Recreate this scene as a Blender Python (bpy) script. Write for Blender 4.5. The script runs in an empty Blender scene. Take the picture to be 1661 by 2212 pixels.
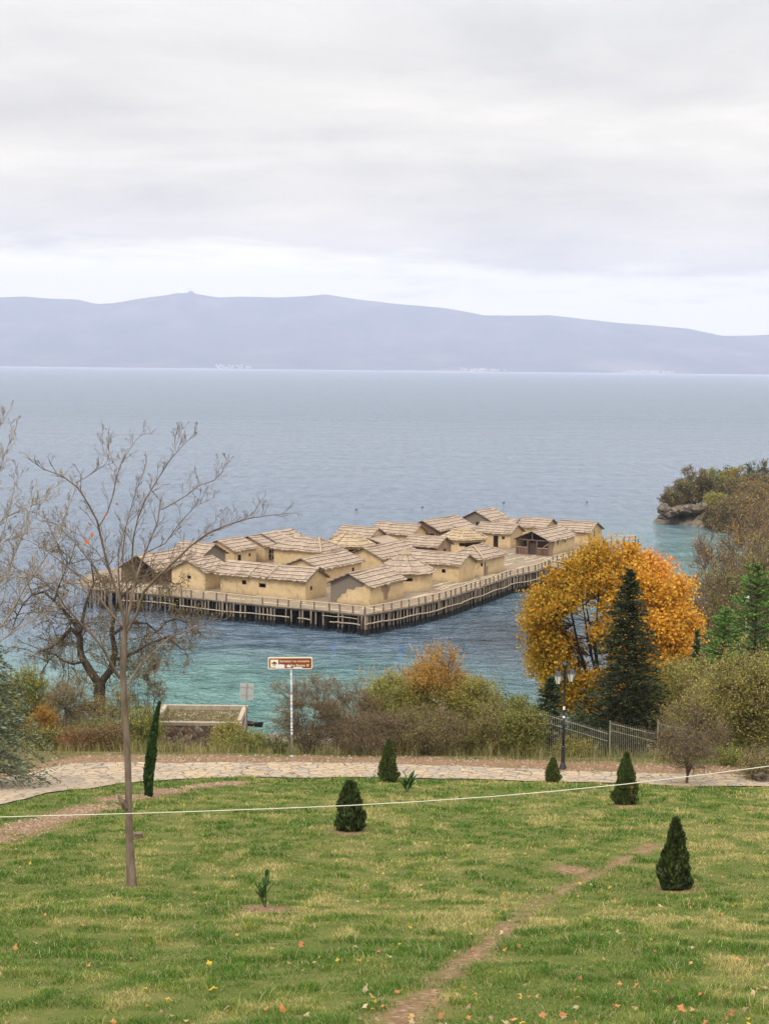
import bpy, math, random
import numpy as np
from mathutils import Vector, Matrix

S = bpy.context.scene
COL = S.collection
RNG = np.random.default_rng(7)
random.seed(7)

# ------------------------------------------------------------------ camera
F_PX, CX, CY, CAM_H = 3200.0, 830.5, 1106.0, 30.0
PITCH = math.atan(312 / 3200.0)
ROLL = math.radians(0.62)
cP, sP, cR, sR = math.cos(PITCH), math.sin(PITCH), math.cos(ROLL), math.sin(ROLL)

def ray(u, v):
    x, y = u - CX, v - CY
    x, y = x * cR + y * sR, -x * sR + y * cR
    return np.array((x / F_PX, cP - (y / F_PX) * sP, -sP - (y / F_PX) * cP))

def at_y(u, v, Y):
    d = ray(u, v)
    return np.array((0, 0, CAM_H)) + d * (Y / d[1])

def at_z(u, v, z):
    d = ray(u, v)
    return np.array((0, 0, CAM_H)) + d * ((z - CAM_H) / d[2])

def srgb(r, g, b):
    def f(c):
        c /= 255.0
        return c / 12.92 if c <= 0.04045 else ((c + 0.055) / 1.055) ** 2.4
    return np.array((f(r), f(g), f(b)))

# ------------------------------------------------------------------ noise
def _h(ix, iy, seed):
    n = np.sin(ix * 127.1 + iy * 311.7 + seed * 74.7) * 43758.5453
    return n - np.floor(n)

def vnoise(x, y, seed=0):
    x = np.asarray(x, float); y = np.asarray(y, float)
    ix, iy = np.floor(x), np.floor(y)
    fx, fy = x - ix, y - iy
    fx, fy = fx * fx * (3 - 2 * fx), fy * fy * (3 - 2 * fy)
    a, b = _h(ix, iy, seed), _h(ix + 1, iy, seed)
    c, d = _h(ix, iy + 1, seed), _h(ix + 1, iy + 1, seed)
    return a + (b - a) * fx + (c - a) * fy + (a - b - c + d) * fx * fy

def fbm(x, y, seed=0, octv=4):
    s, a, t = 0.0, 0.5, 0.0
    for k in range(octv):
        s = s + a * vnoise(x * 2 ** k, y * 2 ** k, seed + k * 13); t += a; a *= 0.5
    return s / t

def smooth(e0, e1, x):
    t = np.clip((x - e0) / (e1 - e0), 0, 1)
    return t * t * (3 - 2 * t)

# ------------------------------------------------------------------ mesh helpers
def mk(name, V, faces, mat=None, parent=None, col=None, smooth_=False, mats=None, midx=None, suv=None):
    """faces: list of (n,k) int arrays"""
    V = np.asarray(V, np.float32).reshape(-1, 3)
    me = bpy.data.meshes.new(name)
    me.vertices.add(len(V)); me.vertices.foreach_set('co', V.ravel())
    loops, starts, tot = [], [], 0
    for f in faces:
        f = np.asarray(f, np.int32)
        if f.size == 0: continue
        n, k = f.shape
        loops.append(f.ravel()); starts.append(tot + np.arange(n) * k); tot += n * k
    loops = np.concatenate(loops); starts = np.concatenate(starts)
    me.loops.add(len(loops)); me.loops.foreach_set('vertex_index', loops.astype(np.int32))
    me.polygons.add(len(starts)); me.polygons.foreach_set('loop_start', starts.astype(np.int32))
    if midx is not None: me.polygons.foreach_set('material_index', np.asarray(midx, np.int32))
    me.polygons.foreach_set('use_smooth', np.full(len(starts), bool(smooth_)))
    me.update(calc_edges=True)
    if col is not None:
        a = me.attributes.new('Col', 'FLOAT_COLOR', 'POINT')
        c = np.ones((len(V), 4), np.float32); c[:, :3] = np.asarray(col, np.float32)[:, :3]
        a.data.foreach_set('color', c.ravel())
    if suv is not None:
        a = me.attributes.new('suv', 'FLOAT_VECTOR', 'POINT')
        a.data.foreach_set('vector', np.asarray(suv, np.float32).ravel())
    for m in (mats or [mat]):
        if m is not None: me.materials.append(m)
    o = bpy.data.objects.new(name, me); COL.objects.link(o)
    if parent is not None: o.parent = parent
    return o

class MB:
    """collects boxes, bars, tubes and quads, then links them as one mesh"""
    def __init__(s): s.v, s.f, s.m, s.n, s.s, s.cur = [], [], [], 0, [], 0
    def add(s, V, faces, suv=None):
        V = np.asarray(V, float).reshape(-1, 3)
        for f in faces:
            f = np.asarray(f, int)
            if f.size == 0: continue
            s.f.append(f + s.n); s.m.append(np.full(len(f), s.cur))
        s.v.append(V); s.n += len(V)
        s.s.append(np.zeros((len(V), 3)) if suv is None else np.asarray(suv, float))
    def quad(s, a, b, c, d, suv=None): s.add([a, b, c, d], [[[0, 1, 2, 3]]], suv)
    def tri(s, a, b, c): s.add([a, b, c], [[[0, 1, 2]]])
    def box(s, c, d, rz=0.0, taper=1.0):
        x, y, z = [k / 2.0 for k in d]
        P = np.array([(-x, -y, -z), (x, -y, -z), (x, y, -z), (-x, y, -z), (-x, -y, z), (x, -y, z), (x, y, z), (-x, y, z)])
        P[4:, :2] *= taper
        if rz:
            c_, s_ = math.cos(rz), math.sin(rz)
            P[:, :2] = P[:, :2] @ np.array([[c_, s_], [-s_, c_]])
        s.add(P + np.asarray(c, float), [[[3, 2, 1, 0], [4, 5, 6, 7], [0, 1, 5, 4], [1, 2, 6, 5], [2, 3, 7, 6], [3, 0, 4, 7]]])
    def tube(s, pts, r, sides=8, cap=True):
        pts = np.asarray(pts, float); n = len(pts)
        r = np.full(n, r) if np.isscalar(r) else np.asarray(r, float)
        V, Q = tubes(pts[None], r[None], sides)
        fs = [Q]
        if cap:
            fs += [np.arange(sides)[::-1][None], (np.arange(sides) + (n - 1) * sides)[None]]
        s.add(V, fs)
    def lathe(s, prof, c=(0, 0, 0), sides=12):
        prof = np.asarray(prof, float); n = len(prof)
        a = np.arange(sides) * 2 * math.pi / sides
        V = np.stack([prof[:, 0:1] * np.cos(a), prof[:, 0:1] * np.sin(a), np.repeat(prof[:, 1:2], sides, 1)], -1).reshape(-1, 3) + np.asarray(c, float)
        Q = ring_quads(n, sides)
        s.add(V, [Q, np.arange(sides)[::-1][None], (np.arange(sides) + (n - 1) * sides)[None]])
    def prism(s, poly, z0, z1):
        """polygon (x,y) extruded in z"""
        p = np.asarray(poly, float); n = len(p)
        V = np.concatenate([np.c_[p, np.full(n, z0)], np.c_[p, np.full(n, z1)]])
        i = np.arange(n); j = (i + 1) % n
        s.add(V, [np.stack([i, j, j + n, i + n], 1), i[::-1][None], (i + n)[None]])
    def build(s, name, mat=None, parent=None, mats=None, smooth_=False, col=None):
        # group faces by size keeping the material order
        fs, ms = [], []
        for f, m in zip(s.f, s.m): fs.append(f); ms.append(m)
        return mk(name, np.concatenate(s.v), fs, mat, parent, mats=mats, midx=np.concatenate(ms), smooth_=smooth_, suv=np.concatenate(s.s), col=col)

def ring_quads(n, sides):
    i = np.arange(n - 1)[:, None] * sides; k = np.arange(sides)[None]; k2 = (k + 1) % sides
    return np.stack([i + k, i + k2, i + sides + k2, i + sides + k], -1).reshape(-1, 4)

def tubes(P, R, sides=4):
    """P (B,K,3) polylines, R (B,K) radii -> vertices and quads"""
    B, K, _ = P.shape
    T = np.empty_like(P)
    T[:, 1:-1] = P[:, 2:] - P[:, :-2]; T[:, 0] = P[:, 1] - P[:, 0]; T[:, -1] = P[:, -1] - P[:, -2]
    T /= np.linalg.norm(T, axis=-1, keepdims=True) + 1e-9
    ref = np.zeros((B, 1, 3)); d = P[:, -1] - P[:, 0]; d /= np.linalg.norm(d, axis=-1, keepdims=True) + 1e-9
    vert = np.abs(d[:, 2]) > 0.8
    ref[:, 0] = np.where(vert[:, None], np.array((1.0, 0, 0)), np.array((0, 0, 1.0)))
    A = np.cross(T, ref); A /= np.linalg.norm(A, axis=-1, keepdims=True) + 1e-9
    Bv = np.cross(T, A)
    ang = np.arange(sides) * 2 * math.pi / sides
    V = P[:, :, None] + R[:, :, None, None] * (np.cos(ang)[None, None, :, None] * A[:, :, None] + np.sin(ang)[None, None, :, None] * Bv[:, :, None])
    Q = ring_quads(K, sides)
    Q = (Q[None] + (np.arange(B) * K * sides)[:, None, None]).reshape(-1, 4)
    return V.reshape(-1, 3), Q

def leaves(P, size, aspect=0.5, up=0.3, rng=RNG, dirs=None, fold=0.0):
    """rhombus leaves at points P -> vertices (n*4) and quads"""
    n = len(P)
    d = rng.normal(size=(n, 3)) if dirs is None else dirs + rng.normal(size=(n, 3)) * 0.35
    d /= np.linalg.norm(d, axis=1, keepdims=True) + 1e-9
    nrm = rng.normal(size=(n, 3)); nrm[:, 2] += up
    s = np.cross(d, nrm); s /= np.linalg.norm(s, axis=1, keepdims=True) + 1e-9
    sz = (size * rng.uniform(0.6, 1.35, n))[:, None]
    V = np.stack([P - d * sz * 0.5, P + s * sz * aspect * 0.5 + d * sz * 0.05, P + d * sz * 0.5, P - s * sz * aspect * 0.5 + d * sz * 0.05], 1)
    return V.reshape(-1, 3), np.arange(n * 4).reshape(-1, 4)

# ------------------------------------------------------------------ object helpers
def tag(o, label=None, cat=None, group=None, kind=None):
    if label: o['label'] = label
    if cat: o['category'] = cat
    if group: o['group'] = group
    if kind: o['kind'] = kind
    return o

def thing(name, label, cat, loc=(0, 0, 0), rz=0.0, group=None):
    o = bpy.data.objects.new(name, None); COL.objects.link(o)
    o.location = loc; o.rotation_euler = (0, 0, rz); o.empty_display_size = 0.2
    return tag(o, label, cat, group)

def copy_tree(o, parent=None):
    c = o.copy(); COL.objects.link(c)
    if parent is not None: c.parent = parent
    for ch in list(o.children): copy_tree(ch, c)
    return c

# ------------------------------------------------------------------ material helpers
class NT:
    def __init__(s, nt): s.nt = nt; s.l = nt.links
    def n(s, t, **k):
        nd = s.nt.nodes.new(t)
        for a, b in k.items():
            if a == 'inp':
                for i, v in b.items():
                    if hasattr(v, 'links') or isinstance(v, bpy.types.NodeSocket): s.l.new(v, nd.inputs[i])
                    else: nd.inputs[i].default_value = v
            else: setattr(nd, a, b)
        return nd
    def noise(s, vec, scale, detail=4, rough=0.55, dist=0.0):
        return s.n('ShaderNodeTexNoise', inp={'Vector': vec, 'Scale': scale, 'Detail': detail, 'Roughness': rough, 'Distortion': dist}).outputs['Fac']
    def ramp(s, fac, stops, interp='LINEAR'):
        r = s.n('ShaderNodeValToRGB', inp={'Fac': fac}); cr = r.color_ramp; cr.interpolation = interp
        while len(cr.elements) < len(stops): cr.elements.new(0.5)
        for e, (p, c) in zip(cr.elements, stops):
            e.position = p; e.color = (*[float(k) for k in c], 1) if len(c) == 3 else c
        return r.outputs['Color']
    def mix(s, fac, a, b, mode='MIX'):
        m = s.n('ShaderNodeMix', data_type='RGBA', blend_type=mode)
        for i, v in ((0, fac), (6, a), (7, b)):
            if isinstance(v, bpy.types.NodeSocket): s.l.new(v, m.inputs[i])
            elif i == 0: m.inputs[0].default_value = v
            else: m.inputs[i].default_value = (*[float(k) for k in v], 1)
        return m.outputs[2]
    def math(s, op, a, b=0.0, c=0.0, clamp=False):
        m = s.n('ShaderNodeMath', operation=op, use_clamp=clamp)
        for i, v in enumerate((a, b, c)):
            if isinstance(v, bpy.types.NodeSocket): s.l.new(v, m.inputs[i])
            else: m.inputs[i].default_value = v
        return m.outputs[0]
    def mapping(s, vec, scale=(1, 1, 1), rot=(0, 0, 0), loc=(0, 0, 0)):
        return s.n('ShaderNodeMapping', inp={'Vector': vec, 'Scale': scale, 'Rotation': rot, 'Location': loc}).outputs[0]
    def obj(s): return s.n('ShaderNodeTexCoord').outputs['Object']
    def attr(s, name): return s.n('ShaderNodeAttribute', attribute_name=name)
    def bump(s, h, strength=0.3, dist=0.02, normal=None):
        b = s.n('ShaderNodeBump', inp={'Height': h, 'Strength': strength, 'Distance': dist})
        if normal is not None: s.l.new(normal, b.inputs['Normal'])
        return b.outputs[0]
    def pbr(s, color, rough=0.8, normal=None, metal=0.0, spec=0.3):
        b = s.n('ShaderNodeBsdfPrincipled')
        if isinstance(color, bpy.types.NodeSocket): s.l.new(color, b.inputs['Base Color'])
        else: b.inputs['Base Color'].default_value = (*[float(k) for k in color], 1)
        if isinstance(rough, bpy.types.NodeSocket): s.l.new(rough, b.inputs['Roughness'])
        else: b.inputs['Roughness'].default_value = rough
        b.inputs['Metallic'].default_value = metal
        b.inputs['Specular IOR Level'].default_value = spec
        if normal is not None: s.l.new(normal, b.inputs['Normal'])
        return b.outputs[0]
    def out(s, sh): s.l.new(sh, s.n('ShaderNodeOutputMaterial').inputs['Surface'])

def mat(name, fn):
    m = bpy.data.materials.new(name); m.use_nodes = True; m.node_tree.nodes.clear()
    t = NT(m.node_tree); t.out(fn(t)); return m

def two_tone(name, c1, c2, scale=4.0, rough=0.85, bump=0.3, stretch=(1, 1, 1), bd=0.02, spec=0.25, metal=0.0):
    def f(t):
        v = t.mapping(t.obj(), stretch)
        n = t.noise(v, scale, 6, 0.6)
        return t.pbr(t.ramp(n, [(0.3, c1), (0.7, c2)]), rough, t.bump(n, bump, bd) if bump else None, metal, spec)
    return mat(name, f)

def leaf_mat(name, trans=0.3, rough=0.6):
    def f(t):
        c = t.attr('Col').outputs['Color']
        d = t.pbr(c, rough, spec=0.25)
        tr = t.n('ShaderNodeBsdfTranslucent', inp={'Color': c}).outputs[0]
        return t.n('ShaderNodeMixShader', inp={0: trans, 1: d, 2: tr}).outputs[0]
    return mat(name, f)
# ------------------------------------------------------------------ materials
def m_plaster(t):
    v = t.obj()
    n1 = t.noise(v, 0.9, 5, 0.6); n2 = t.noise(t.mapping(v, (1, 1, 0.3)), 3.6, 6, 0.7)
    r = t.n('ShaderNodeObjectInfo').outputs['Random']
    c = t.ramp(n1, [(0.25, (0.42, 0.305, 0.17)), (0.5, (0.54, 0.405, 0.24)), (0.8, (0.63, 0.495, 0.315))])
    c = t.mix(t.math('MULTIPLY', r, 0.35), c, (0.57, 0.45, 0.29))
    crack = t.ramp(n2, [(0.30, (1, 1, 1)), (0.42, (0, 0, 0))])
    c = t.mix(t.math('MULTIPLY', crack, 0.8), c, (0.20, 0.13, 0.065))
    # splash stains low on the wall
    z = t.n('ShaderNodeSeparateXYZ', inp={0: v}).outputs['Z']
    low = t.math('MULTIPLY', t.math('SUBTRACT', 0.55, z, clamp=True), t.noise(v, 3.0, 4))
    c = t.mix(t.math('MULTIPLY', low, 1.1, clamp=True), c, (0.20, 0.145, 0.08))
    return t.pbr(c, 0.92, t.bump(t.math('ADD', n1, t.math('MULTIPLY', n2, 0.5)), 0.5, 0.08), spec=0.1)
M_PLASTER = mat('mud_plaster', m_plaster)

def thatch(name, ca, cb, cc):
    def f(t):
        a = t.attr('suv').outputs['Vector']
        n = t.noise(t.mapping(a, (9, 0.7, 1)), 1.6, 6, 0.7)
        n2 = t.noise(t.mapping(a, (1.2, 0.9, 1)), 0.9, 4, 0.6)
        n3 = t.noise(t.mapping(a, (3.2, 0.5, 1), loc=(4, 3, 1)), 1.3, 5, 0.7)
        c = t.ramp(n, [(0.28, ca), (0.5, cb), (0.72, cc)])
        c = t.mix(t.ramp(n2, [(0.4, (0, 0, 0)), (0.7, (0.75, 0.75, 0.75))]), c, ca)
        c = t.mix(t.ramp(n3, [(0.58, (0, 0, 0)), (0.68, (0.5, 0.5, 0.5))]), c, tuple(k * 0.45 for k in ca))
        return t.pbr(c, 0.95, t.bump(n, 0.8, 0.06), spec=0.08)
    return mat(name, f)
M_THATCH = thatch('reed_thatch', (0.20, 0.155, 0.125), (0.35, 0.278, 0.222), (0.53, 0.435, 0.355))
M_THATCH_Y = thatch('yellow_thatch', (0.24, 0.18, 0.12), (0.40, 0.31, 0.21), (0.55, 0.445, 0.315))
M_POLE = two_tone('binding_pole', (0.055, 0.035, 0.028), (0.13, 0.085, 0.065), 6)
M_HIP = two_tone('pale_pole', (0.36, 0.26, 0.17), (0.50, 0.38, 0.26), 5)
M_DARKWOOD = two_tone('dark_wood', (0.035, 0.02, 0.015), (0.10, 0.06, 0.045), 3, stretch=(6, 6, 1))
def planks(name, c1, c2, sc=7.0):
    def f(t):
        v = t.obj(); x = t.n('ShaderNodeSeparateXYZ', inp={0: v})
        s = t.math('ADD', x.outputs['X'], x.outputs['Y'])
        k = t.math('FLOOR', t.math('MULTIPLY', s, sc))
        w = t.n('ShaderNodeTexWhiteNoise', noise_dimensions='1D', inp={'W': k}).outputs['Value']
        n = t.noise(t.mapping(v, (8, 8, 1)), 3, 5)
        c = t.ramp(t.math('MULTIPLY_ADD', n, 0.6, t.math('MULTIPLY', w, 0.4)), [(0.25, c1), (0.75, c2)])
        fr = t.math('FRACT', t.math('MULTIPLY', s, sc))
        gap = t.math('LESS_THAN', fr, 0.12)
        return t.pbr(t.mix(t.math('MULTIPLY', gap, 0.75), c, tuple(q * 0.3 for q in c1)), 0.9, spec=0.1)
    return mat(name, f)
M_PLANK = planks('brown_planks', (0.085, 0.045, 0.035), (0.22, 0.13, 0.10))
M_PLANK_PALE = planks('pale_planks', (0.20, 0.135, 0.09), (0.40, 0.28, 0.19), 5)
M_WATTLE = two_tone('bare_wattle', (0.09, 0.075, 0.065), (0.26, 0.215, 0.18), 9, bump=0.8, stretch=(0.7, 0.7, 5), bd=0.04)
def m_deck(t):
    v = t.mapping(t.obj(), rot=(0, 0, math.radians(-60)))
    b = t.n('ShaderNodeTexBrick', inp={'Vector': t.mapping(v, (1, 1, 1)), 'Color1': (0.21, 0.165, 0.12, 1), 'Color2': (0.29, 0.23, 0.17, 1), 'Mortar': (0.13, 0.10, 0.07, 1), 'Scale': 1.0, 'Mortar Size': 0.012, 'Brick Width': 3.6, 'Row Height': 0.24, 'Bias': 0.0}).outputs['Color']
    n = t.noise(t.mapping(v, (0.5, 5, 1)), 1.2, 6, 0.65)
    c = t.mix(0.75, b, t.ramp(n, [(0.3, (0.095, 0.072, 0.053)), (0.52, (0.205, 0.163, 0.12)), (0.76, (0.40, 0.335, 0.26))]), 'MIX')
    n2 = t.noise(v, 0.35, 3)
    c = t.mix(t.ramp(n2, [(0.45, (0, 0, 0)), (0.7, (0.45, 0.45, 0.45))]), c, (0.20, 0.16, 0.115))
    return t.pbr(c, 0.9, t.bump(n, 0.4, 0.02), spec=0.15)
M_DECK = mat('weathered_deck', m_deck)
M_BOARD = two_tone('pale_board', (0.36, 0.29, 0.205), (0.55, 0.46, 0.35), 2, bump=0.2)
def m_pile(t):
    v = t.obj(); g = t.n('ShaderNodeNewGeometry').outputs['Position']
    z = t.n('ShaderNodeSeparateXYZ', inp={0: g}).outputs['Z']
    n = t.noise(t.mapping(g, (6, 6, 0.7)), 1.3, 5)
    c = t.ramp(n, [(0.3, (0.085, 0.065, 0.05)), (0.7, (0.29, 0.235, 0.18))])
    wet_shade = t.ramp(t.math('ADD', z, t.math('MULTIPLY', n, 0.5)), [(0.95, (1, 1, 1)), (1.7, (0, 0, 0))])  # wet foot, plus under-deck shade painted over the lower pile
    return t.pbr(t.mix(t.math('MULTIPLY', wet_shade, 0.9), c, (0.018, 0.02, 0.018)), 0.8, t.bump(n, 0.5, 0.02), spec=0.2)
M_PILE = mat('pile_wood', m_pile)
M_RAILPOST = two_tone('rail_post_wood', (0.085, 0.06, 0.048), (0.19, 0.14, 0.11), 5, stretch=(4, 4, 1))
M_PILE_IN = two_tone('shaded_inner_pile', (0.010, 0.009, 0.008), (0.028, 0.024, 0.02), 3)  # darker pile wood, the shade under the deck put into its colour
M_RAIL = two_tone('pale_rail_wood', (0.40, 0.29, 0.18), (0.56, 0.43, 0.29), 4)
M_BEAM = two_tone('deck_beam_wood', (0.05, 0.04, 0.03), (0.14, 0.11, 0.085), 4)
M_LASH = two_tone('lashed_pole_wood', (0.27, 0.21, 0.15), (0.44, 0.36, 0.27), 4)
M_LEAF = leaf_mat('leaf', 0.35)
M_NEEDLE = leaf_mat('needle', 0.12)
M_GRASSB = leaf_mat('grass_blade', 0.30)
M_BARK_GREY = two_tone('grey_bark', (0.095, 0.068, 0.052), (0.225, 0.17, 0.135), 9, stretch=(1, 1, 0.35), bump=0.5)
M_BARK_PALE = two_tone('pale_bark', (0.20, 0.16, 0.125), (0.36, 0.30, 0.25), 7, stretch=(1, 1, 0.5), bump=0.3)
M_BARK_DARK = two_tone('dark_bark', (0.022, 0.017, 0.013), (0.085, 0.065, 0.048), 5, bump=0.8, bd=0.05)
M_BARK_BROWN = two_tone('brown_bark', (0.06, 0.042, 0.032), (0.16, 0.115, 0.085), 6, bump=0.5)
M_TWIG_RED = two_tone('reddish_twig', (0.065, 0.04, 0.033), (0.16, 0.105, 0.085), 6, bump=0)
M_BLACK = two_tone('black_painted_iron', (0.010, 0.010, 0.012), (0.022, 0.022, 0.026), 12, 0.45, 0.1, spec=0.5)
M_LAMPGLASS = two_tone('frosted_lamp_glass', (0.58, 0.63, 0.60), (0.70, 0.74, 0.71), 3, 0.25, 0, spec=0.5)
M_STEEL = two_tone('galvanised_steel', (0.26, 0.27, 0.27), (0.38, 0.39, 0.385), 8, 0.5, 0, spec=0.5)
M_FENCE = two_tone('fence_metal', (0.17, 0.16, 0.13), (0.28, 0.26, 0.21), 5, 0.55, 0.1, spec=0.4)
M_SIGN_BROWN = two_tone('sign_brown', (0.20, 0.045, 0.012), (0.235, 0.055, 0.017), 2, 0.5, 0)
M_SIGN_CREAM = two_tone('sign_cream', (0.70, 0.64, 0.52), (0.76, 0.70, 0.58), 2, 0.5, 0)
M_STICKER = two_tone('sticker_white', (0.62, 0.64, 0.72), (0.76, 0.76, 0.80), 14, 0.5, 0)
M_STICKER_B = two_tone('sticker_blue', (0.25, 0.38, 0.62), (0.45, 0.55, 0.75), 14, 0.5, 0)
M_STICKER_R = two_tone('sticker_red', (0.50, 0.16, 0.13), (0.55, 0.28, 0.24), 14, 0.5, 0)
M_SIGN_BLACK = two_tone('sign_black', (0.015, 0.012, 0.015), (0.03, 0.02, 0.025), 4, 0.6, 0)
M_CONC = two_tone('pale_concrete', (0.27, 0.22, 0.17), (0.42, 0.36, 0.29), 4)
def m_rubble(t):
    v = t.obj()
    vo = t.n('ShaderNodeTexVoronoi', feature='DISTANCE_TO_EDGE', inp={'Vector': v, 'Scale': 4.2}).outputs['Distance']
    vc = t.n('ShaderNodeTexVoronoi', inp={'Vector': v, 'Scale': 4.2}).outputs['Color']
    g = t.n('ShaderNodeSeparateColor', inp={0: vc}).outputs[0]
    c = t.ramp(g, [(0.0, (0.09, 0.065, 0.05)), (0.4, (0.19, 0.15, 0.115)), (0.7, (0.27, 0.18, 0.115)), (1, (0.36, 0.32, 0.27))])
    e = t.ramp(vo, [(0.02, (1, 1, 1)), (0.07, (0, 0, 0))])
    return t.pbr(t.mix(e, c, (0.07, 0.05, 0.035)), 0.9, t.bump(vo, 0.8, 0.08), spec=0.1)
M_RUBBLE = mat('rubble_stone', m_rubble)
def m_flag(t):
    g = t.n('ShaderNodeNewGeometry').outputs['Position']
    w = t.noise(g, 1.7, 3)
    v = t.n('ShaderNodeVectorMath', operation='ADD', inp={0: t.mapping(g, (1, 1, 0)), 1: t.mapping(t.n('ShaderNodeTexNoise', inp={'Vector': g, 'Scale': 1.4}).outputs['Color'], (0.35, 0.35, 0))}).outputs[0]
    sc = 2.5
    vo = t.n('ShaderNodeTexVoronoi', feature='DISTANCE_TO_EDGE', inp={'Vector': v, 'Scale': sc}).outputs['Distance']
    vc = t.n('ShaderNodeTexVoronoi', inp={'Vector': v, 'Scale': sc}).outputs['Color']
    k = t.n('ShaderNodeSeparateColor', inp={0: vc}).outputs[0]
    c = t.ramp(k, [(0.0, (0.20, 0.185, 0.175)), (0.3, (0.27, 0.235, 0.205)), (0.5, (0.36, 0.27, 0.17)), (0.75, (0.43, 0.315, 0.185)), (1.0, (0.32, 0.285, 0.245))], 'LINEAR')
    n = t.noise(g, 6, 5)
    c = t.mix(0.5, c, t.ramp(n, [(0.3, (0.20, 0.16, 0.12)), (0.7, (0.44, 0.37, 0.29))]))
    e = t.ramp(t.math('ADD', vo, t.math('MULTIPLY', n, 0.03)), [(0.034, (1, 1, 1)), (0.07, (0, 0, 0))])
    return t.pbr(t.mix(e, c, (0.12, 0.09, 0.065)), 0.85, t.bump(t.math('MINIMUM', vo, 0.1), 0.6, 0.15), spec=0.15)
M_FLAG = mat('flagstone', m_flag)
def m_rock(t):
    v = t.obj(); n = t.noise(v, 1.3, 8, 0.65, 0.6); n2 = t.noise(v, 0.4, 4)
    c = t.ramp(n, [(0.38, (0.03, 0.025, 0.02)), (0.5, (0.13, 0.10, 0.08)), (0.72, (0.28, 0.24, 0.20))])
    c = t.mix(t.ramp(n2, [(0.5, (0, 0, 0)), (0.65, (0.5, 0.5, 0.5))]), c, (0.10, 0.095, 0.045))
    return t.pbr(c, 0.95, t.bump(n, 1.0, 0.3), spec=0.1)
M_ROCK = mat('shore_rock', m_rock)
M_ROCK_PINK = two_tone('pale_pink_rock', (0.28, 0.215, 0.175), (0.56, 0.46, 0.39), 1.2, bump=0.8, bd=0.2)
M_BUOY = two_tone('blue_plastic', (0.02, 0.06, 0.30), (0.03, 0.09, 0.40), 4, 0.4, 0)
M_BUOY_D = two_tone('dark_blue_plastic', (0.012, 0.02, 0.07), (0.02, 0.03, 0.10), 4, 0.4, 0)
M_CABLE = two_tone('pale_cable', (0.50, 0.48, 0.40), (0.60, 0.58, 0.50), 4, 0.6, 0)
M_ROOM = two_tone('dark_interior', (0.012, 0.009, 0.007), (0.03, 0.022, 0.017), 3, bump=0)

# ------------------------------------------------------------------ sky, sun, air
W = bpy.data.worlds.new('World'); S.world = W; W.use_nodes = True
W.node_tree.nodes.clear(); t = NT(W.node_tree)
SUN_EL, SUN_AZ = math.radians(52), math.radians(-155)   # azimuth from +Y towards +X: behind the camera, to the left
sky = t.n('ShaderNodeTexSky', sky_type='NISHITA', sun_disc=False, sun_elevation=SUN_EL, sun_rotation=SUN_AZ)
bg1 = t.n('ShaderNodeBackground', inp={'Color': sky.outputs[0], 'Strength': 0.06}).outputs[0]
D = t.n('ShaderNodeTexCoord').outputs['Generated']
sx = t.n('ShaderNodeSeparateXYZ', inp={0: D})
zc = t.math('MAXIMUM', sx.outputs['Z'], 0.0)
inv = t.math('DIVIDE', 1.0, t.math('ADD', zc, 0.15))
cv = t.n('ShaderNodeCombineXYZ', inp={0: t.math('MULTIPLY', sx.outputs['X'], inv), 1: t.math('MULTIPLY', sx.outputs['Y'], inv), 2: 0.0}).outputs[0]
n1 = t.noise(t.mapping(cv, (0.75, 1.0, 1), loc=(3.1, 1.2, 0)), 1.3, 6, 0.5, 0.5)
n2 = t.noise(t.mapping(cv, (0.9, 1.0, 1), loc=(9.7, 4.2, 0)), 3.2, 6, 0.55, 0.3)
cl = t.math('MULTIPLY_ADD', n2, 0.3, t.math('MULTIPLY', n1, 0.7))
cloud = t.ramp(cl, [(0.37, (0.60, 0.582, 0.545)), (0.46, (0.70, 0.68, 0.64)), (0.55, (0.80, 0.77, 0.715)), (0.66, (0.95, 0.91, 0.835))])
edge = t.math('ADD', t.math('MULTIPLY_ADD', n2, 0.05, -0.025), t.math('MULTIPLY_ADD', n1, 0.06, 0.036))
edge = t.math('SUBTRACT', edge, t.math('MULTIPLY', sx.outputs['X'], 0.035))
band = t.math('MULTIPLY_ADD', t.math('SUBTRACT', zc, edge), 48.0, 0.5, clamp=True)   # 0 in the clear band, 1 in cloud
warm = t.n('ShaderNodeMapRange', inp={0: zc, 1: 0.05, 2: 0.24, 3: 1.0, 4: 0.0}).outputs[0]
cloud = t.mix(t.math('MULTIPLY', warm, 0.9), cloud, t.mix(1.0, cloud, (1.15, 1.05, 0.80), 'MULTIPLY'))
colr = t.mix(band, (1.27, 1.185, 0.84), cloud)
gain = t.n('ShaderNodeMapRange', inp={0: zc, 1: 0.22, 2: 0.75, 3: 1.0, 4: 3.1}).outputs[0]
colr = t.mix(1.0, colr, t.n('ShaderNodeCombineColor', inp={0: gain, 1: t.math('MULTIPLY_ADD', gain, 0.965, 0.035), 2: t.math('MULTIPLY_ADD', gain, 0.90, 0.10)}).outputs[0], 'MULTIPLY')
bg2 = t.n('ShaderNodeBackground', inp={'Color': colr, 'Strength': 1.0}).outputs[0]
sh = t.n('ShaderNodeMixShader', inp={0: 0.94, 1: bg1, 2: bg2}).outputs[0]
t.l.new(sh, t.n('ShaderNodeOutputWorld').inputs['Surface'])

sl = bpy.data.lights.new('sun', 'SUN'); sl.energy = 1.5; sl.angle = math.radians(14); sl.color = (1.0, 0.95, 0.87)
so = bpy.data.objects.new('sun', sl); COL.objects.link(so)
sd = Vector((math.sin(SUN_AZ) * math.cos(SUN_EL), math.cos(SUN_AZ) * math.cos(SUN_EL), math.sin(SUN_EL)))
so.rotation_euler = sd.to_track_quat('Z', 'Y').to_euler(); so.location = (0, 0, 60)

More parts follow.
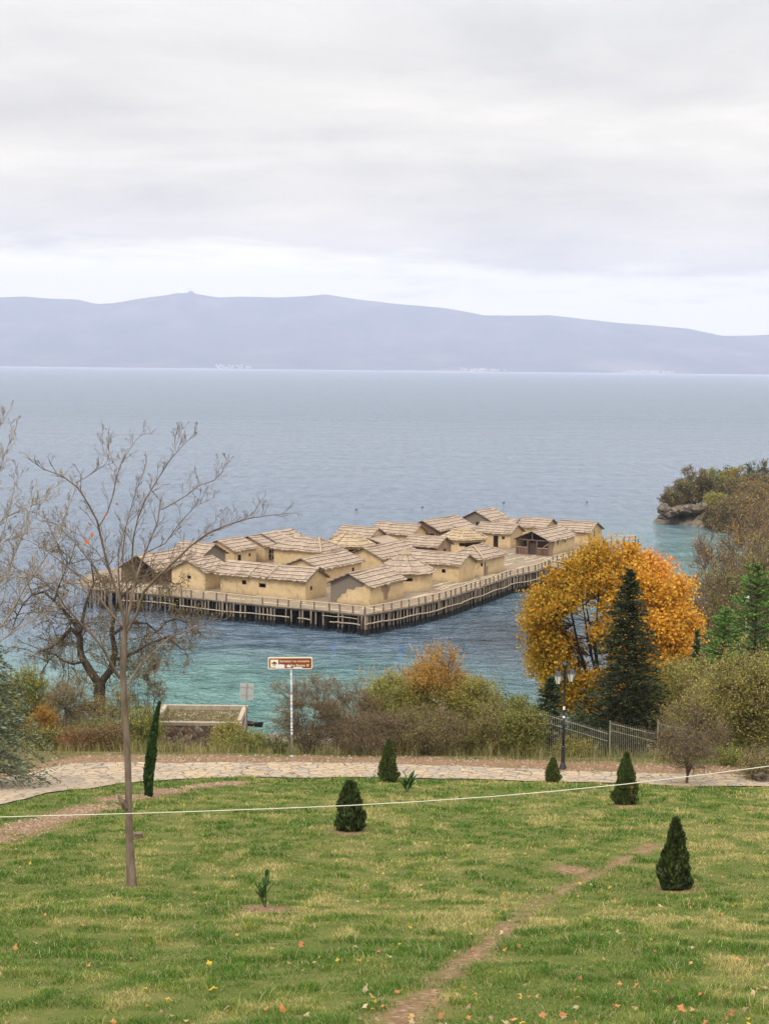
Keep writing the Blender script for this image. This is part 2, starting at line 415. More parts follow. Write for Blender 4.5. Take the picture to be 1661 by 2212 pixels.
cam = bpy.data.cameras.new('camera'); co = bpy.data.objects.new('camera', cam); COL.objects.link(co)
cam.sensor_fit = 'VERTICAL'; cam.sensor_height = 24; cam.lens = 24 * F_PX / 2212.0
cam.clip_start = 0.5; cam.clip_end = 60000
fw = Vector((0, cP, -sP)); up0 = Vector((0, sP, cP)); X = Vector((1, 0, 0))
rt = cR * X + sR * up0; up = -sR * X + cR * up0
co.matrix_world = Matrix(((rt.x, up.x, -fw.x, 0), (rt.y, up.y, -fw.y, 0), (rt.z, up.z, -fw.z, CAM_H), (0, 0, 0, 1)))
S.camera = co
S.view_settings.view_transform = 'Standard'; S.view_settings.look = 'None'
S.view_settings.exposure = 0.30; S.view_settings.gamma = 1.0; S.view_settings.use_curve_mapping = False
S.render.engine = 'CYCLES'
S.cycles.use_denoising = True
S.cycles.max_bounces = 6; S.cycles.diffuse_bounces = 3; S.cycles.glossy_bounces = 3; S.cycles.transmission_bounces = 4
S.cycles.volume_bounces = 2
S.cycles.caustics_reflective = False; S.cycles.caustics_refractive = False
# ------------------------------------------------------------------ terrain
PY_ = np.array([-60, -40, -10, 0, 12.3, 24.85, 37, 50.3, 51, 54.2, 56.3, 58.3, 65, 75, 90, 106, 116, 122, 130, 150, 170, 460.0])
PZ_ = np.array([33, 31.5, 29.5, 27.7, 24.4, 21.0, 18.5, 15.72, 15.6, 15.35, 15.1, 14.5, 12.3, 9.4, 5.6, 2.4, 0.7, -0.3, -1.0, -3, -4, -5.0])
_yd = np.linspace(-60, 460, 5201); _zd = np.interp(_yd, PY_, PZ_)
_k = np.exp(-0.5 * (np.arange(-30, 31) / 10.0) ** 2); _k /= _k.sum()
_zd[30:-30] = np.convolve(_zd, _k, 'valid')
XC_Y = np.array([100, 118, 130, 142, 160, 185, 210, 235, 258, 272, 284, 294, 305, 330, 360, 460.0])
XC_X = np.array([6, 19, 24, 28, 34, 40, 49, 62, 76, 76, 62, 54, 60, 95, 150, 330.0])

def ground(x, y):
    x = np.asarray(x, float); y = np.asarray(y, float)
    p = np.interp(y, _yd, _zd)
    p = p + (fbm(x * 0.35, y * 0.35, 3, 3) - 0.5) * 0.22 * smooth(54, 48, y) + (fbm(x * 0.2, y * 0.2, 5, 3) - 0.5) * 1.2 * smooth(56, 70, y) * smooth(135, 110, y)
    L = x - np.interp(y, XC_Y, XC_X) + (fbm(x * 0.15, y * 0.15, 9, 3) - 0.5) * 3
    far = smooth(250, 285, y)
    hl = np.where(L > 0, 1.5 * smooth(0, 1.3, L) + np.minimum(L * (0.30 - 0.10 * far), 11 + 2 * far) , np.maximum(L * 0.4, -5)) + (fbm(x * 0.22, y * 0.22, 21, 4) - 0.5) * 1.6 * smooth(1, 6, L)
    hl = np.where(y > 98, hl, -9)
    return np.maximum(p, hl)

def hit(u, v, y0=8.0, y1=400.0):
    d = ray(u, v); ys = np.linspace(y0, y1, 16000)
    xs = d[0] / d[1] * ys; zs = CAM_H + d[2] / d[1] * ys
    b = zs < ground(xs, ys)
    if not b.any(): return at_z(u, v, 0.0)
    i = int(np.argmax(b)); return np.array((xs[i], ys[i], float(ground(xs[i], ys[i]))))

def gpt(x, y, dz=0.0): return np.array((x, y, float(ground(x, y)) + dz))

# path edges, traced on the ground
LOW_PX = [(0, 1740), (70, 1724), (150, 1708), (300, 1690), (430, 1682), (600, 1680), (830, 1681), (1000, 1684), (1200, 1690), (1400, 1696), (1661, 1700)]
UP_PX = [(0, 1683), (85, 1664), (150, 1652), (270, 1648), (500, 1650), (700, 1649), (830, 1651), (1030, 1658), (1230, 1667), (1450, 1673), (1661, 1676)]
low = np.array([hit(*p)[:2] for p in LOW_PX]); upp = np.array([hit(*p)[:2] for p in UP_PX])
low = np.concatenate([[(-17.5, 20), (-13.5, 33)], low, [(19, 51.5), (40, 53)]])
upp = np.concatenate([[(-30, 30), (-20, 45)], upp, [(19, 54), (40, 56)]])
# keep x increasing for interpolation
def y_low(x): return np.interp(x, low[:, 0], low[:, 1])
def y_up(x): return np.interp(x, upp[:, 0], upp[:, 1])

def polydist(x, y, pts):
    d = np.full(np.shape(x), 1e9)
    for (ax, ay), (bx, by) in zip(pts[:-1], pts[1:]):
        tt = np.clip(((x - ax) * (bx - ax) + (y - ay) * (by - ay)) / ((bx - ax) ** 2 + (by - ay) ** 2 + 1e-9), 0, 1)
        d = np.minimum(d, np.hypot(x - ax - tt * (bx - ax), y - ay - tt * (by - ay)))
    return d
TRAIL = np.array([hit(*p)[:2] for p in [(1410, 1826), (1330, 1868), (1250, 1908), (1180, 1940), (1120, 1985), (1050, 2045), (975, 2095), (930, 2140), (870, 2195), (800, 2260)]])
BED = np.array([hit(*p)[:2] for p in [(-60, 1830), (30, 1795), (110, 1770), (190, 1748), (290, 1722), (370, 1707), (440, 1697), (520, 1690)]])
SPOTS = [hit(*p)[:2] for p in [(1452, 1922), (755, 1797), (1350, 1740), (322, 1722), (575, 1962), (1230, 1880)]]

def dirt(x, y):
    n = fbm(x * 1.6, y * 1.6, 31, 4)
    a = smooth(0.34, 0.05, polydist(x, y, TRAIL) / (0.36 + 1.1 * n))
    a = a * (0.45 + 0.55 * smooth(0.12, 0.36, fbm(x * 0.8 + 5, y * 0.8, 37, 3))) * smooth(0.16, 0.40, fbm(x * 3.1, y * 3.1, 39, 3))
    w = np.clip(0.45 + 0.35 * vnoise(x * 0.7, y * 0.7, 4), 0, 2)
    b = smooth(1.5, 0.5, polydist(x, y, BED) / w) * smooth(0.25, 0.42, n)
    s = 0
    for k, (sx_, sy_) in enumerate(SPOTS): s = np.maximum(s, smooth(1.3, 0.4, np.hypot(x - sx_, (y - sy_) * 0.8) / (0.28 + 0.5 * n)))
    return np.clip(np.maximum(np.maximum(a, b), s), 0, 1)

def axis(parts):
    out = []
    for a, b, s in parts: out.append(np.arange(a, b - 1e-6, s))
    out.append([parts[-1][1]])
    return np.concatenate(out)
gx = axis([(-260, -30, 5), (-30, -16, 1), (-16, 18, 0.3), (18, 100, 1.3), (100, 340, 6)])
gy = axis([(-60, 6, 3), (6, 60, 0.3), (60, 140, 1.3), (140, 340, 1.6), (340, 460, 6)])
GX, GY = np.meshgrid(gx, gy)
GZ = ground(GX, GY)
lawn = (GY < y_low(GX)).astype(float)
strip = ((GY > y_up(GX) - 0.1) & (GY < y_up(GX) + 2.2 + 1.4 * (fbm(GX * 0.6, GY * 0.6, 41, 3) - 0.5))).astype(float)
dm = np.maximum(dirt(GX, GY) * lawn, strip * (0.55 + 0.45 * smooth(0.35, 0.5, fbm(GX, GY * 1.4, 43, 3))))
rock = smooth(2.6, 0.8, GZ) * (GY > 100)
gcol = np.stack([lawn.ravel(), dm.ravel(), rock.ravel()], 1)
nx, ny = len(gx), len(gy)
I = np.arange((ny - 1) * nx).reshape(ny - 1, nx)[:, :-1].ravel()
GQ = np.stack([I, I + 1, I + nx + 1, I + nx], 1)
def m_ground(t):
    g = t.n('ShaderNodeNewGeometry').outputs['Position']
    k = t.n('ShaderNodeSeparateColor', inp={0: t.attr('Col').outputs['Color']})
    n = t.noise(g, 1.1, 7, 0.65); n2 = t.noise(g, 14, 5, 0.6); n3 = t.noise(g, 0.25, 4)
    wild = t.ramp(n, [(0.3, (0.045, 0.04, 0.02)), (0.5, (0.12, 0.10, 0.05)), (0.7, (0.21, 0.17, 0.09))])
    wild = t.mix(t.ramp(n3, [(0.45, (0, 0, 0)), (0.6, (0.7, 0.7, 0.7))]), wild, (0.07, 0.09, 0.025))
    turf = t.ramp(n, [(0.3, (0.07, 0.095, 0.022)), (0.55, (0.115, 0.125, 0.038)), (0.75, (0.19, 0.165, 0.075))])
    soil = t.ramp(n2, [(0.3, (0.10, 0.06, 0.036)), (0.52, (0.20, 0.125, 0.078)), (0.72, (0.38, 0.285, 0.20))])
    stone = t.ramp(t.noise(g, 0.7, 8, 0.7), [(0.32, (0.05, 0.04, 0.033)), (0.5, (0.17, 0.14, 0.115)), (0.7, (0.32, 0.275, 0.23))])
    c = t.mix(k.outputs[0], wild, turf)
    c = t.mix(k.outputs[1], c, soil)
    c = t.mix(k.outputs[2], c, stone)
    return t.pbr(c, 0.95, t.bump(t.math('ADD', n2, n), 0.7, 0.06), spec=0.05)
tag(mk('ground', np.stack([GX, GY, GZ], -1), [GQ], mat('ground_earth', m_ground), col=gcol, smooth_=True), kind='structure')

# stone path
xs = axis([(-17.4, -13.4, 0.4), (-13.4, 30, 0.3)])
rows = []
for s in np.linspace(0, 1, 14):
    # blend along matching stations of both edges
    tt = np.linspace(0, 1, 220)
    def along(P):
        L = np.r_[0, np.cumsum(np.hypot(*np.diff(P, axis=0).T))]; L /= L[-1]
        return np.stack([np.interp(tt, L, P[:, 0]), np.interp(tt, L, P[:, 1])], 1)
    rows.append(along(low) * (1 - s) + along(upp) * s)
PR = np.array(rows)
wob = (fbm(PR[..., 0] * 1.5, PR[..., 1] * 1.5, 51, 3) - 0.5) * 0.5
PR[0, :, 1] += wob[0]; PR[-1, :, 1] += wob[-1]
PZ = ground(PR[..., 0], PR[..., 1]) + 0.035
I = np.arange(13 * 220).reshape(13, 220)[:, :-1].ravel()
tag(mk('stone_path', np.concatenate([PR, PZ[..., None]], -1), [np.stack([I, I + 1, I + 221, I + 220], 1)], M_FLAG, smooth_=True), kind='structure')

# ------------------------------------------------------------------ lake
wx = axis([(-9000, -400, 860), (-400, -120, 20), (-120, 120, 2.5), (120, 400, 20), (400, 9000, 860)])
wy = axis([(60, 100, 10), (100, 330, 2.5), (330, 600, 18), (600, 2000, 100), (2000, 12800, 900)])
WX, WY = np.meshgrid(wx, wy)
depth = -ground(WX, WY)
near_r = smooth(-5, 60, WX) * smooth(330, 230, WY) * smooth(150, 200, WY)
sh1 = smooth(172, 128, WY + 26 * (fbm(WX * 0.03, WY * 0.03, 61, 3) - 0.5)) * (1 - 0.45 * smooth(2, 18, WX))
sh2 = np.exp(-np.maximum(depth + 0.2, 0) / 1.6) * (WY < 340)
shal = np.clip(np.maximum(np.maximum(sh1, 0.8 * near_r), 0.8 * sh2), 0, 1)
# darker water colour in front of the platform's right side
dark_patch = np.exp(-(((WX - 16) / 9.0) ** 2 + ((WY - 165) / 16.0) ** 2)) * 0.8
nx, ny = len(wx), len(wy)
I = np.arange((ny - 1) * nx).reshape(ny - 1, nx)[:, :-1].ravel()
def m_water(t):
    g = t.n('ShaderNodeNewGeometry').outputs['Position']
    k = t.n('ShaderNodeSeparateColor', inp={0: t.attr('Col').outputs['Color']})
    big = t.noise(t.mapping(g, (0.35, 1, 1)), 0.012, 5, 0.6, 0.6)
    w1 = t.noise(t.mapping(g, (0.85, 1.0, 1), rot=(0, 0, 0.35)), 0.8, 5, 0.62, 1.2)
    w2 = t.noise(t.mapping(g, (0.75, 1.0, 1), rot=(0, 0, -0.3)), 0.26, 5, 0.6, 1.0)
    w3 = t.noise(t.mapping(g, (0.6, 1.0, 1), rot=(0, 0, 0.15)), 0.055, 5, 0.6, 0.6)
    strk = t.noise(t.mapping(g, (0.42, 0.10, 1), rot=(0, 0, 0.12)), 1.0, 5, 0.65, 0.5)
    deep = t.ramp(t.math('MULTIPLY_ADD', strk, 0.75, t.math('MULTIPLY', big, 0.25)), [(0.35, (0.048, 0.084, 0.135)), (0.65, (0.120, 0.172, 0.255))])
    shallow = t.ramp(t.noise(g, 0.16, 4), [(0.35, (0.05, 0.155, 0.155)), (0.65, (0.12, 0.255, 0.245))])
    c = t.mix(k.outputs[0], deep, shallow)
    c = t.mix(k.outputs[1], c, (0.02, 0.03, 0.04))
    chop = t.math('MULTIPLY_ADD', big, 0.9, 0.4)
    w4 = t.noise(t.mapping(g, (0.7, 1.0, 1), rot=(0, 0, -0.15)), 0.12, 4, 0.6, 0.8)
    h = t.math('ADD', t.math('MULTIPLY_ADD', w4, 1.7, t.math('MULTIPLY', w1, 0.50)), t.math('ADD', t.math('MULTIPLY', w2, 0.9), t.math('MULTIPLY', w3, 3.6)))
    h = t.math('MULTIPLY_ADD', strk, 1.3, h)
    nrm = t.bump(t.math('MULTIPLY', h, chop), 1.0, 1.45)
    ro = t.n('ShaderNodeMapRange', inp={0: t.n('ShaderNodeSeparateXYZ', inp={0: g}).outputs['Y'], 1: 150.0, 2: 900.0, 3: 0.10, 4: 0.36}).outputs[0]
    return t.pbr(c, ro, nrm, spec=0.42)
M_WATER = mat('lake_water', m_water)
tag(mk('lake', np.stack([WX, WY, np.zeros_like(WX)], -1), [np.stack([I, I + 1, I + nx + 1, I + nx], 1)], M_WATER,
       col=np.stack([shal.ravel(), dark_patch.ravel(), shal.ravel()], 1), smooth_=True), kind='structure')

# ------------------------------------------------------------------ mountains across the lake
RU = [-1500, -900, -400, -200, 0, 50, 110, 170, 215, 250, 300, 350, 400, 412, 424, 470, 520, 600, 650, 700, 740, 790, 850, 900, 960, 1000, 1040, 1100, 1180, 1230, 1300, 1400, 1480, 1550, 1610, 1661, 1800, 2000, 2400, 3100]
RV = [670, 640, 625, 646, 640, 638, 643, 645, 656, 655, 645, 638, 632, 630, 633, 640, 638, 640, 638, 633, 640, 647, 654, 658, 664, 672, 680, 681, 680, 686, 695, 702, 710, 724, 724, 722, 735, 728, 745, 740]
Y0, YR = 12600.0, 15600.0
hx = np.linspace(-9000, 9000, 420); ht = np.r_[0, 0.004, 0.03, np.linspace(0.05, 1.25, 46)]
HX, HT = np.meshgrid(hx, ht)
hu = CX + F_PX * hx / YR
rz = []
for u_, v_ in zip(hu, np.interp(hu, RU, RV)):
    d = ray(u_, v_); rz.append(CAM_H + d[2] / d[1] * YR)
rz = np.array(rz)
HYY = Y0 + HT * (YR - Y0)
spur = fbm(HX * 0.0016 + HT * 0.5, HT * 2.0 + HX * 0.0003, 71, 5)
prof = np.where(HT <= 1, 0.12 * HT + 0.88 * smooth(0.02, 1.0, HT) ** 1.1, 1 - (HT - 1) * 1.4)
HZ = rz[None] * prof * np.where(HT < 1, 1 - 0.8 * (spur - 0.25) * np.clip(np.sin(np.clip(HT, 0, 1) * math.pi), 0, 1), 1)
HZ = np.maximum(HZ, np.interp(HT, [0, 0.004, 0.03, 0.05], [-2, 3, 8, 12]))
nx, ny = len(hx), len(ht)
I = np.arange((ny - 1) * nx).reshape(ny - 1, nx)[:, :-1].ravel()
def m_hill(t):
    g = t.n('ShaderNodeNewGeometry').outputs['Position']
    z = t.n('ShaderNodeSeparateXYZ', inp={0: g}).outputs['Z']
    n = t.noise(g, 0.0022, 8, 0.65); n2 = t.noise(g, 0.0011, 4)
    c = t.ramp(n, [(0.35, (0.022, 0.030, 0.026)), (0.52, (0.06, 0.06, 0.048)), (0.72, (0.13, 0.115, 0.095))])
    bare = t.math('MULTIPLY', t.ramp(n2, [(0.52, (0, 0, 0)), (0.60, (1, 1, 1))]), t.ramp(t.math('DIVIDE', z, 200.0), [(0.2, (1, 1, 1)), (0.8, (0, 0, 0))]))
    c = t.mix(bare, c, (0.15, 0.13, 0.105))
    shore_glare = t.math('LESS_THAN', z, 5.0)
    c = t.mix(shore_glare, c, (0.42, 0.41, 0.39))  # glare on the far water, painted as a pale strip along the slope foot
    return t.pbr(c, 0.95, spec=0.0)
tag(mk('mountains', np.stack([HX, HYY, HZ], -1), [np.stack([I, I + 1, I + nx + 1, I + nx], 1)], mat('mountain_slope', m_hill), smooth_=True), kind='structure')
# mast station on the highest knoll
q = at_y(412, 631, YR); base = np.array((q[0], YR, q[2] - 14))
tw = thing('hilltop_station', 'tiny mast station on the knoll of the far mountain ridge', 'mast', base)
m = MB(); m.box((0, 0, 12), (45, 30, 24)); m.box((28, 0, 9), (24, 20, 18), taper=0.9); m.build('building', M_CONC, tw)
m = MB(); m.tube([(-6, 0, 24), (-6, 0, 62)], [3.5, 1.5], 6); m.tube([(12, 0, 24), (12, 0, 46)], [2.5, 1.2], 6); m.build('mast', M_STEEL, tw)
# villages on the far shore: too small and too many to count
for (u0, u1, n_, lab, sd_) in ((1335, 1440, 70, 'pale specks of a village on the far shore at right', 3), (985, 1090, 34, 'small white group of buildings on the far shore under the low ridge', 4), (440, 560, 26, 'faint pale hamlet on the far shore below the bare slope', 5)):
    r_ = np.random.default_rng(sd_); m = MB()
    for k in range(n_):
        u_ = r_.normal((u0 + u1) / 2, (u1 - u0) / 4.5); yy = Y0 + r_.uniform(60, 420)
        x_ = (u_ - CX) / F_PX * yy
        zz_ = float(np.interp((yy - Y0) / (YR - Y0), ht, HZ[:, np.argmin(abs(hx - x_))]))
        w_ = r_.uniform(12, 26); h_ = r_.uniform(7, 15)
        m.box((x_, yy, zz_ + h_ / 2 - 3), (w_, 12, h_ + 6)); m.box((x_, yy, zz_ + h_ + 1.5), (w_ * 1.05, 9, 3), taper=0.5)
    tag(m.build('far_village', two_tone('village_wall', (0.36, 0.34, 0.32), (0.50, 0.48, 0.46), 0.02, bump=0)), lab, 'village', kind='stuff')

# air between here and the far shore
m = MB(); m.box((0, 8200, 492), (18400, 16800, 1000))
def haze_mat():
    mm = bpy.data.materials.new('haze_air'); mm.use_nodes = True; mm.node_tree.nodes.clear(); t = NT(mm.node_tree)
    v = t.n('ShaderNodeVolumePrincipled', inp={'Color': (0.645, 0.715, 0.955, 1), 'Density': HAZE, 'Anisotropy': 0.0})
    t.l.new(v.outputs[0], t.n('ShaderNodeOutputMaterial').inputs['Volume']); return mm
HAZE = 8.5e-5
tag(m.build('haze', haze_mat()), kind='stuff')

# ------------------------------------------------------------------ lawn
def lawn_tone(x, y):
    """0 fresh green ... 1 dry straw"""
    a = fbm(x * 0.45, y * 0.3, 81, 4); b = fbm(x * 2.1, y * 1.7, 83, 4)
    lr = smooth(-7, 6, x - 0.0 * y)
    return np.clip((a - 0.5) * 2.0 + (b - 0.5) * 3.2 + 0.13 + 0.26 * lr, 0, 1)
C_FRESH, C_MID, C_DRY = np.array((0.058, 0.15, 0.014)), np.array((0.185, 0.25, 0.038)), np.array((0.46, 0.39, 0.16))
def blades(X_, Y_, h, w, col, rng, lean=0.6):
    n = len(X_); Z_ = ground(X_, Y_) - 0.01
    a = rng.uniform(0, 2 * math.pi, n); dx, dy = np.cos(a), np.sin(a)
    b = rng.uniform(0, 2 * math.pi, n); ln = h * lean * rng.uniform(0.2, 1.3, n)
    lx, ly = np.cos(b) * ln, np.sin(b) * ln
    P = np.stack([X_, Y_, Z_], 1)
    sv = np.stack([dx * w, dy * w, 0 * w], 1) * 0.5
    mid = P + np.stack([lx * 0.35, ly * 0.35, h * 0.6], 1); tip = P + np.stack([lx, ly, h * rng.uniform(0.75, 1.05, n)], 1)
    V = np.stack([P - sv, P + sv, mid + sv * 0.75, mid - sv * 0.75, tip], 1)
    i = np.arange(n)[:, None] * 5
    return V.reshape(-1, 3), i + np.array([[0, 1, 2, 3]]), i + np.array([[3, 2, 4]]), np.repeat(col, 5, 0)
r_ = np.random.default_rng(11); N = 520000
yy = np.exp(r_.uniform(math.log(10.5), math.log(53), N)); yy = np.where(r_.random(N) < 0.3, r_.uniform(12, 53, N), yy)
xx = r_.uniform(-1, 1, N) * (yy * 0.285 + np.where(r_.random(N) < 0.17, 5.0, 0.6))
tuft = fbm(xx * 2.9, yy * 2.3, 91, 3); tuft2 = fbm(xx * 0.9, yy * 0.7, 93, 3)
keep = (yy < y_low(xx) + 0.05 + 0.5 * (tuft - 0.5)) & (r_.random(N) > dirt(xx, yy) * 1.02) & (r_.random(N) < 0.45 + 0.9 * tuft)
xx, yy, tuft, tuft2 = xx[keep], yy[keep], tuft[keep], tuft2[keep]; n = len(xx)
tone = np.clip(lawn_tone(xx, yy) + r_.normal(0, 0.17, n), 0, 1)[:, None]
colr_ = np.where(tone < 0.5, C_FRESH + (C_MID - C_FRESH) * tone * 2, C_MID + (C_DRY - C_MID) * (tone * 2 - 1))
straw = r_.random(n) < 0.10; colr_[straw] = np.array((0.42, 0.35, 0.20)) * r_.uniform(0.7, 1.1, (straw.sum(), 1))
colr_ *= r_.uniform(0.55, 1.35, (n, 1))
hh = (0.018 + 0.09 * np.clip(tuft * 2.4 - 0.95, 0, 1) ** 1.4 + 0.03 * np.clip(tuft2 * 2 - 0.6, 0, 1)) * r_.uniform(0.6, 1.35, n) * (1 + 0.25 * smooth(30, 50, yy))
ww = 0.0052 * np.clip(yy / 11, 1, 5) * r_.uniform(0.7, 1.4, n)
V, Q, T3, C = blades(xx, yy, hh, ww, colr_, r_, 0.9)
tag(mk('lawn_grass', V, [Q, T3], M_GRASSB, col=C), 'short tufted lawn with green and straw-coloured patches on the slope', 'grass', kind='stuff')

# fallen leaves on the lawn: litter
r_ = np.random.default_rng(12); N = 380
yy = 11.5 + 22 * r_.random(N) ** 1.9; xx = r_.uniform(-1, 1, N) * yy * 0.28
k_ = r_.random(N) < np.where(xx > -1, 1, 0.55); xx, yy = xx[k_], yy[k_]; N = len(xx)
Vl, Ql, Cl = [], [], []
pal = np.array([(0.55, 0.36, 0.16), (0.62, 0.42, 0.05), (0.45, 0.20, 0.08), (0.55, 0.43, 0.28), (0.60, 0.25, 0.10), (0.40, 0.28, 0.17)])
for k in range(N):
    s_ = r_.uniform(0.018, 0.042) * r_.choice([1, 1, 1.35]); lobes = 5; a0 = r_.uniform(0, 6.28)
    ang = a0 + np.arange(10) * 2 * math.pi / 10
    rad = np.where(np.arange(10) % 2 == 0, s_, s_ * 0.5) * r_.uniform(0.8, 1.15, 10)
    z0 = float(ground(xx[k], yy[k])) + r_.uniform(0.03, 0.06)
    tl = r_.normal(0, 0.35, 2)
    lx, ly = np.cos(ang) * rad, np.sin(ang) * rad
    P = np.stack([xx[k] + lx, yy[k] + ly, z0 + lx * tl[0] + ly * tl[1] + 0.012 * np.sin(ang * 2 + a0)], 1)
    Vl.append(np.vstack([P, [[xx[k], yy[k], z0 + 0.006]]])); o_ = k * 11
    Ql += [[o_ + i, o_ + (i + 1) % 10, o_ + 10] for i in range(10)]
    Cl.append(np.repeat(pal[r_.integers(len(pal))][None] * r_.uniform(0.75, 1.15), 11, 0))
tag(mk('fallen_leaves', np.vstack(Vl), [np.array(Ql)], M_LEAF, col=np.vstack(Cl)), 'yellow and brown fallen leaves scattered over the lawn', 'leaves', kind='stuff')
# clods and chips of stone in the bare soil
r_ = np.random.default_rng(13); m = MB(); cnt = 0
for k in range(9000):
    if r_.random() < 0.5:
        i = r_.integers(len(BED) - 1); tt = r_.random(); x_, y_ = BED[i] * (1 - tt) + BED[i + 1] * tt + r_.normal(0, 0.35, 2)
        sc_ = 1
    else:
        x_ = r_.uniform(-15, 14); y_ = y_up(x_) + r_.uniform(0.1, 2.2); sc_ = 1.5
    if dirt(x_, y_) < 0.3 and sc_ == 1: continue
    s_ = r_.uniform(0.015, 0.05) * sc_
    m.box((x_, y_, float(ground(x_, y_)) + s_ * 0.2), (s_ * 1.6, s_ * 1.2, s_), r_.uniform(0, 3), 0.6); cnt += 1
    if cnt > 1900: break
tag(m.build('soil_clods', two_tone('soil_clod', (0.18, 0.115, 0.075), (0.42, 0.33, 0.25), 3, bump=0)), 'crumbled soil and stone chips beside the path', 'soil', kind='stuff')

# dry tall grass on the bank behind the path
def bank_grass(name, label, n, xr, yr, h, pal_, seed, w=0.012):
    r_ = np.random.default_rng(seed)
    x_ = r_.uniform(*xr, n); y_ = r_.uniform(*yr, n)
    c_ = fbm(x_ * 0.9, y_ * 0.9, seed, 3)
    k_ = (y_ > y_up(x_) + 1.5 + 0.8 * (c_ - 0.5)) & (r_.random(n) < c_ * 1.5 - 0.25); x_, y_, c_ = x_[k_], y_[k_], c_[k_]; n = len(x_)
    pal_ = np.array(pal_); col = pal_[r_.integers(0, len(pal_), n)] * r_.uniform(0.7, 1.25, (n, 1))
    V, Q, T3, C = blades(x_, y_, h * (0.4 + 0.9 * c_) * r_.uniform(0.5, 1.3, n), np.full(n, w) * r_.uniform(0.7, 1.5, n), col, r_, 0.5)
    tag(mk(name, V, [Q, T3], M_GRASSB, col=C), label, 'grass', kind='stuff')
bank_grass('bank_grass', 'dry pale tall grass on the bank behind the stone path', 46000, (-17, 24), (52, 72), 0.62, [(0.36, 0.29, 0.12), (0.28, 0.24, 0.09), (0.16, 0.17, 0.05), (0.42, 0.35, 0.19), (0.12, 0.15, 0.035)], 15)
bank_grass('verge_grass', 'low green grass along the far edge of the path', 11000, (-16, 24), (51, 57), 0.16, [(0.10, 0.16, 0.03), (0.14, 0.19, 0.04), (0.22, 0.21, 0.08)], 16, 0.014)
# ------------------------------------------------------------------ pile platform
DK = 2.4
A_ = np.array((math.cos(math.radians(150)), math.sin(math.radians(150))))   # along the front edge, to the left
B_ = np.array((math.cos(math.radians(60)), math.sin(math.radians(60))))     # along the right edge, away
RIGHT_E = [(-2.0, 164.0), (3.93, 171.0), (7.55, 176.5), (12.97, 187.5), (17.0, 196.2), (21.0, 201.8), (23.3, 207.2)]
FRONT_E = [(-2.0, 164.0), (-7.35, 167.2), (-12.66, 169.6), (-18.97, 172.9), (-26.69, 177.3), (-36.6, 181.4)]
BRIDGE = [(23.3, 207.2), (30, 197), (38, 183), (42, 176), (43.6, 177.2), (39.8, 184), (31.8, 198), (24.6, 210.6)]
REST = [(32.33, 224.6), (36.0, 231.6), (39.5, 234.0), (40.6, 234.4), (40.6, 237.1), (38.5, 237.0), (33, 243), (24, 252), (15, 256), (6.5, 249), (0.5, 240), (-12, 231), (-20, 222), (-27, 214), (-34, 205), (-39, 196), (-39, 186)]
def subdiv(P, step, jit, rng, closed=False):
    out = []; P = list(P) + ([P[0]] if closed else [])
    for a, b in zip(P[:-1], P[1:]):
        a, b = np.array(a, float), np.array(b, float); n = max(1, int(np.hypot(*(b - a)) / step))
        nr = np.array((b[1] - a[1], a[0] - b[0])); nr /= np.hypot(*nr) + 1e-9
        for k in range(n): out.append(a + (b - a) * k / n + nr * rng.uniform(-jit, jit))
    if not closed: out.append(np.array(P[-1], float))
    return np.array(out)
r_ = np.random.default_rng(21)
plat = thing('pile_platform', 'large weathered timber platform standing on rows of wooden piles in the lake', 'platform', (0, 205, 0))
O_ = np.array((0, 205, 0))
outline = subdiv(RIGHT_E[:-1] + BRIDGE + REST + FRONT_E[::-1][:-1], 0.34, 0.09, r_, True)
m = MB(); m.prism(outline - O_[:2], DK - 0.09, DK); m.build('deck', M_DECK, plat)
# loose boards lying over the deck
cnt = 0
for k in range(900):
    p = np.array((r_.uniform(-36, 38), r_.uniform(166, 246)))
    ss = p - np.array((-2, 164)); ca, cb = ss @ A_, ss @ B_
    if not (0.8 < ca < 36 and 0.8 < cb < 75 and (ca < 5 or cb < 5 or (ca < 14 and 38 < cb < 60))): continue
    m = MB(); m.box((*(p - O_[:2]), DK + 0.015), (r_.uniform(2, 4.5), r_.uniform(0.16, 0.3), 0.05), math.radians((-30 if cb < 5 else 60) + r_.normal(0, 2)))
    m.build('loose_board', M_BOARD, plat); cnt += 1
    if cnt >= 95: break
fe = subdiv(FRONT_E, 0.5, 0, r_); re = subdiv(RIGHT_E, 0.55, 0, r_)
def off(p, d): return p + np.array(d)
m = MB()
for E, nrm in ((fe, -B_), (re, -A_)):
    for rr, zz_, inset in ((0.10, DK - 0.19, 0.10), (0.09, DK - 0.26, 0.9)):
        step = max(1, len(E) // 9)
        for i in range(0, len(E) - 1, step):
            P = E[i:i + step + 1]
            if len(P) < 2: continue
            m.tube(np.c_[P - nrm * inset - O_[:2], zz_ + r_.uniform(-0.03, 0.03, len(P))], rr, 6)
m.build('edge_beam', M_BEAM, plat)
